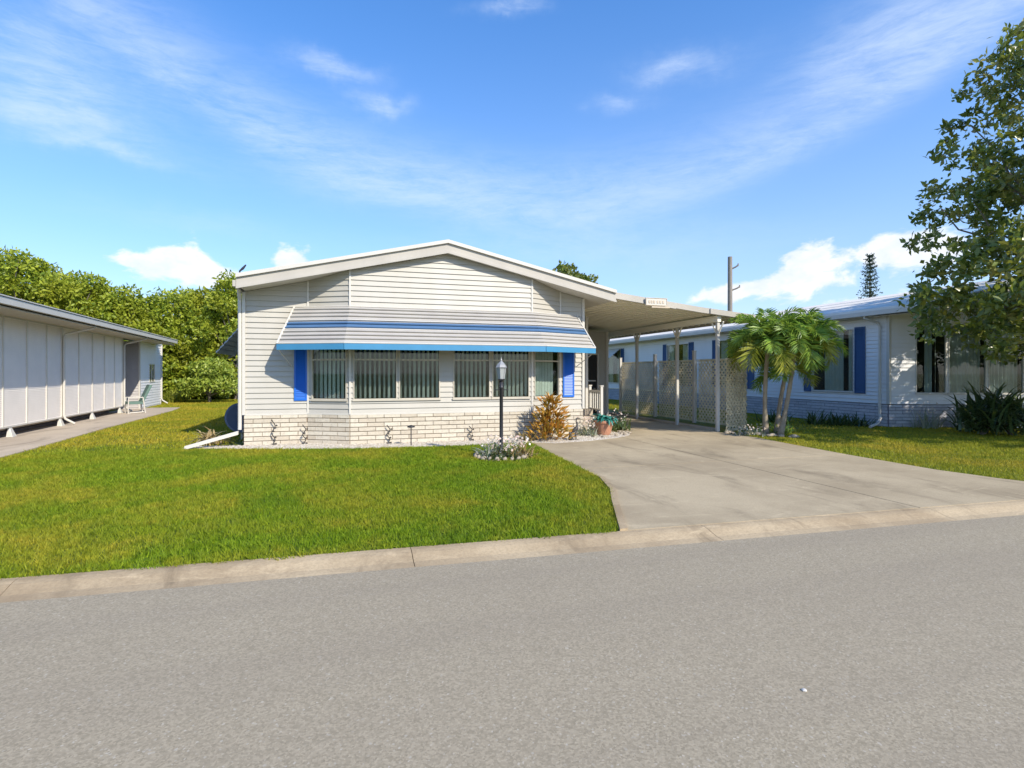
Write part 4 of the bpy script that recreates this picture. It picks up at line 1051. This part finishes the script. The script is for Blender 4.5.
# rocks by the pot
for k in range(20):
    x = 5.75+random.uniform(0, 1.3); y = 12.1+(x-5.75)*.42+random.uniform(-.1, .55); r0 = random.uniform(.035, .06)
    if math.hypot(x-6.25, y-12.75) < .3: x += .3
    m = MB(); n_ = 7; vs = []
    for zz, rr in ((0, .8), (.35, 1.1), (.8, .8), (1.0, .3)):
        for j in range(n_):
            th = 2*pi*j/n_; q = r0*rr*random.uniform(.8, 1.2); vs.append((x+cos(th)*q*1.2, y+sin(th)*q, .014+zz*r0))
    m.add(vs, [(i*n_+j, i*n_+(j+1) % n_, (i+1)*n_+(j+1) % n_, (i+1)*n_+j) for i in range(3) for j in range(n_)]+[tuple(range(3*n_, 4*n_)), tuple(range(n_-1, -1, -1))])
    single(m, 'white_rock', M['rock'], 'loose white rock on the gravel around the terracotta pot', 'stone', 'white rocks around the pot', smooth=True)

# satellite dish, downspout extension, cabinet on the left side
sdh = thing('satellite_dish', 'blue grey satellite dish leaning low beside the left house wall', 'dish', (-2.62, 14.3, 0))
m = MB(); ax = Vector((.35, -.80, .30)).normalized(); c0 = Vector((-2.50, 14.25, .52)); e1 = ax.cross(Vector((0, 0, 1))).normalized(); e2 = e1.cross(ax)
vs = []; nr = 6; ns = 24
for i in range(nr+1):
    r0 = .35*i/nr
    for j in range(ns):
        a_ = 2*pi*j/ns; vs.append(c0+e1*r0*cos(a_)+e2*r0*sin(a_)*1.05+ax*(r0*r0*.55))
for i in range(nr+1):
    r0 = .35*i/nr
    for j in range(ns):
        a_ = 2*pi*j/ns; vs.append(c0+e1*r0*cos(a_)+e2*r0*sin(a_)*1.05+ax*(r0*r0*.55-.012))
fs = []
for q in (0, (nr+1)*ns):
    for i in range(nr):
        for j in range(ns): fs.append((q+i*ns+j, q+i*ns+(j+1) % ns, q+(i+1)*ns+(j+1) % ns, q+(i+1)*ns+j))
for j in range(ns): fs.append((nr*ns+j, nr*ns+(j+1) % ns, (nr+1)*ns+nr*ns+(j+1) % ns, (nr+1)*ns+nr*ns+j))
m.add(vs, fs); m.build('reflector', M['dish'], sdh, smooth=True)
m = MB(); m.tube([(-2.48, 14.34, 0), (-2.48, 14.36, .5), c0-ax*.03], .025, 8); m.tube([c0-e2*.38, c0-e2*.30+ax*.33], .012, 6); m.tube([c0-e2*.30+ax*.30, c0-e2*.28+ax*.40], .035, 8); m.build('mast', M['alu'], sdh)
m = MB(); m.obox((-2.30, 13.05), (-.985, -.17), 0, .95, -.045, .045, .035, .10)
m2 = MB(); m2.add([(-2.33, 13.02, .26), (-2.33, 13.12, .26), (-2.33, 13.12, .34), (-2.33, 13.02, .34), (-3.28, 12.72, .012), (-3.28, 12.82, .012), (-3.28, 12.82, .085), (-3.28, 12.72, .085)],
                  [(0, 1, 2, 3), (7, 6, 5, 4), (0, 4, 5, 1), (1, 5, 6, 2), (2, 6, 7, 3), (3, 7, 4, 0)])
single(m2, 'downspout_pipe', M['trim'], 'white rain pipe sloping onto the lawn from the left house corner', 'pipe')
m = MB(); m.box(-2.95, -2.45, 18.4, 19.0, 0, 1.35); m.box(-2.98, -2.42, 18.37, 19.03, 1.35, 1.39); m.box(-2.9, -2.5, 18.385, 18.399, .2, 1.1)
single(m, 'utility_cabinet', M['alu'], 'pale grey cabinet against the left house wall beyond the dish', 'cabinet')

# right house plants
k = 0
for (x, y, l, lab) in ((13.9, 13.5, .55, 'dark agave like plant at the foot of the right house wall, nearest the palm'), (14.4, 13.1, .5, 'dark spiky plant at the right house wall below the large window'), (14.7, 12.75, .42, 'small spiky plant by the downspout outlet of the right house'), (13.3, 14.6, .5, 'leafy dark plant farthest back along the right house wall')):
    small_plant('spiky_plant', lab, x, y, (M['leaf_dark'], M['flower']), 70, l, .05, 1.8, droop=.5, group='dark plants along the right house wall')
for (x, y, l, lab) in ((16.0, 11.75, .7, 'pale budded plant at the left of the wide right window'), (17.0, 11.4, .6, 'pale leaved plant below the wide right window')):
    small_plant('silvery_plant', lab, x, y, (M['leaf_silver'], M['flower']), 60, l, .03, 1.6, droop=.4, flowers=50, up=1.)
bs = thing('strap_leaf_bush', 'large dark strap leaved bush at the right edge of the lawn', 'bush', (15.9, 10.0, 0))
m = MB()
for k in range(620):
    a_ = random.uniform(0, 2*pi); rr = random.uniform(0, .8); strap_plant(m, 15.95+cos(a_)*rr, 9.95+sin(a_)*rr, 1, random.uniform(.75, 1.15), .06, .95, random.uniform(.05, .85)*(1-rr*.6), .8, 0.)
m.build('leaf_clump', M['leaf_dark'], bs)
m = MB()
for k in range(6): m.tube([(15.95+random.uniform(-.3, .3), 9.95+random.uniform(-.3, .3), 0), (15.95+random.uniform(-.4, .4), 9.95+random.uniform(-.4, .4), .6)], [.04, .025], 6)
m.build('stem', M['bark'], bs)
# undergrowth and stones round the palm foot
small_plant('low_plant', 'light green low plant right behind the palm trunks', 10.75, 11.75, (M['leaf_palm'], M['flower']), 70, .45, .04, 1.4)
small_plant('low_plant', 'pale ground plant left of the palm trunks', 9.95, 11.75, (M['leaf_silver'], M['flower']), 70, .25, .03, 2.0, flowers=40)
for k in range(16):
    q = k/15; x = 9.55+1.0*q+.03*sin(k*2); y = 12.2-1.35*q+.1*sin(k*1.3); r0 = random.uniform(.05, .09)
    m = MB(); n_ = 8; vs = []
    for zz, rr in ((0, .8), (.35, 1.1), (.75, .8), (.95, .3)):
        for j in range(n_):
            th = 2*pi*j/n_; w_ = r0*rr*random.uniform(.8, 1.2); vs.append((x+cos(th)*w_*1.3, y+sin(th)*w_, zz*r0))
    m.add(vs, [(i*n_+j, i*n_+(j+1) % n_, (i+1)*n_+(j+1) % n_, (i+1)*n_+j) for i in range(3) for j in range(n_)]+[tuple(range(3*n_, 4*n_)), tuple(range(n_-1, -1, -1))])
    single(m, 'edging_stone', M['rock'], 'white stone edging the palm bed along the driveway', 'stone', 'stones edging the palm bed', smooth=True)

m = MB(); m.lathe((2.26, 2.28, -.05), [(.012, 0), (.014, .005), (.008, .010), (.003, .011)], 7); single(m, 'pebble', M['trim'], 'lone white pebble lying on the grey road', 'stone')
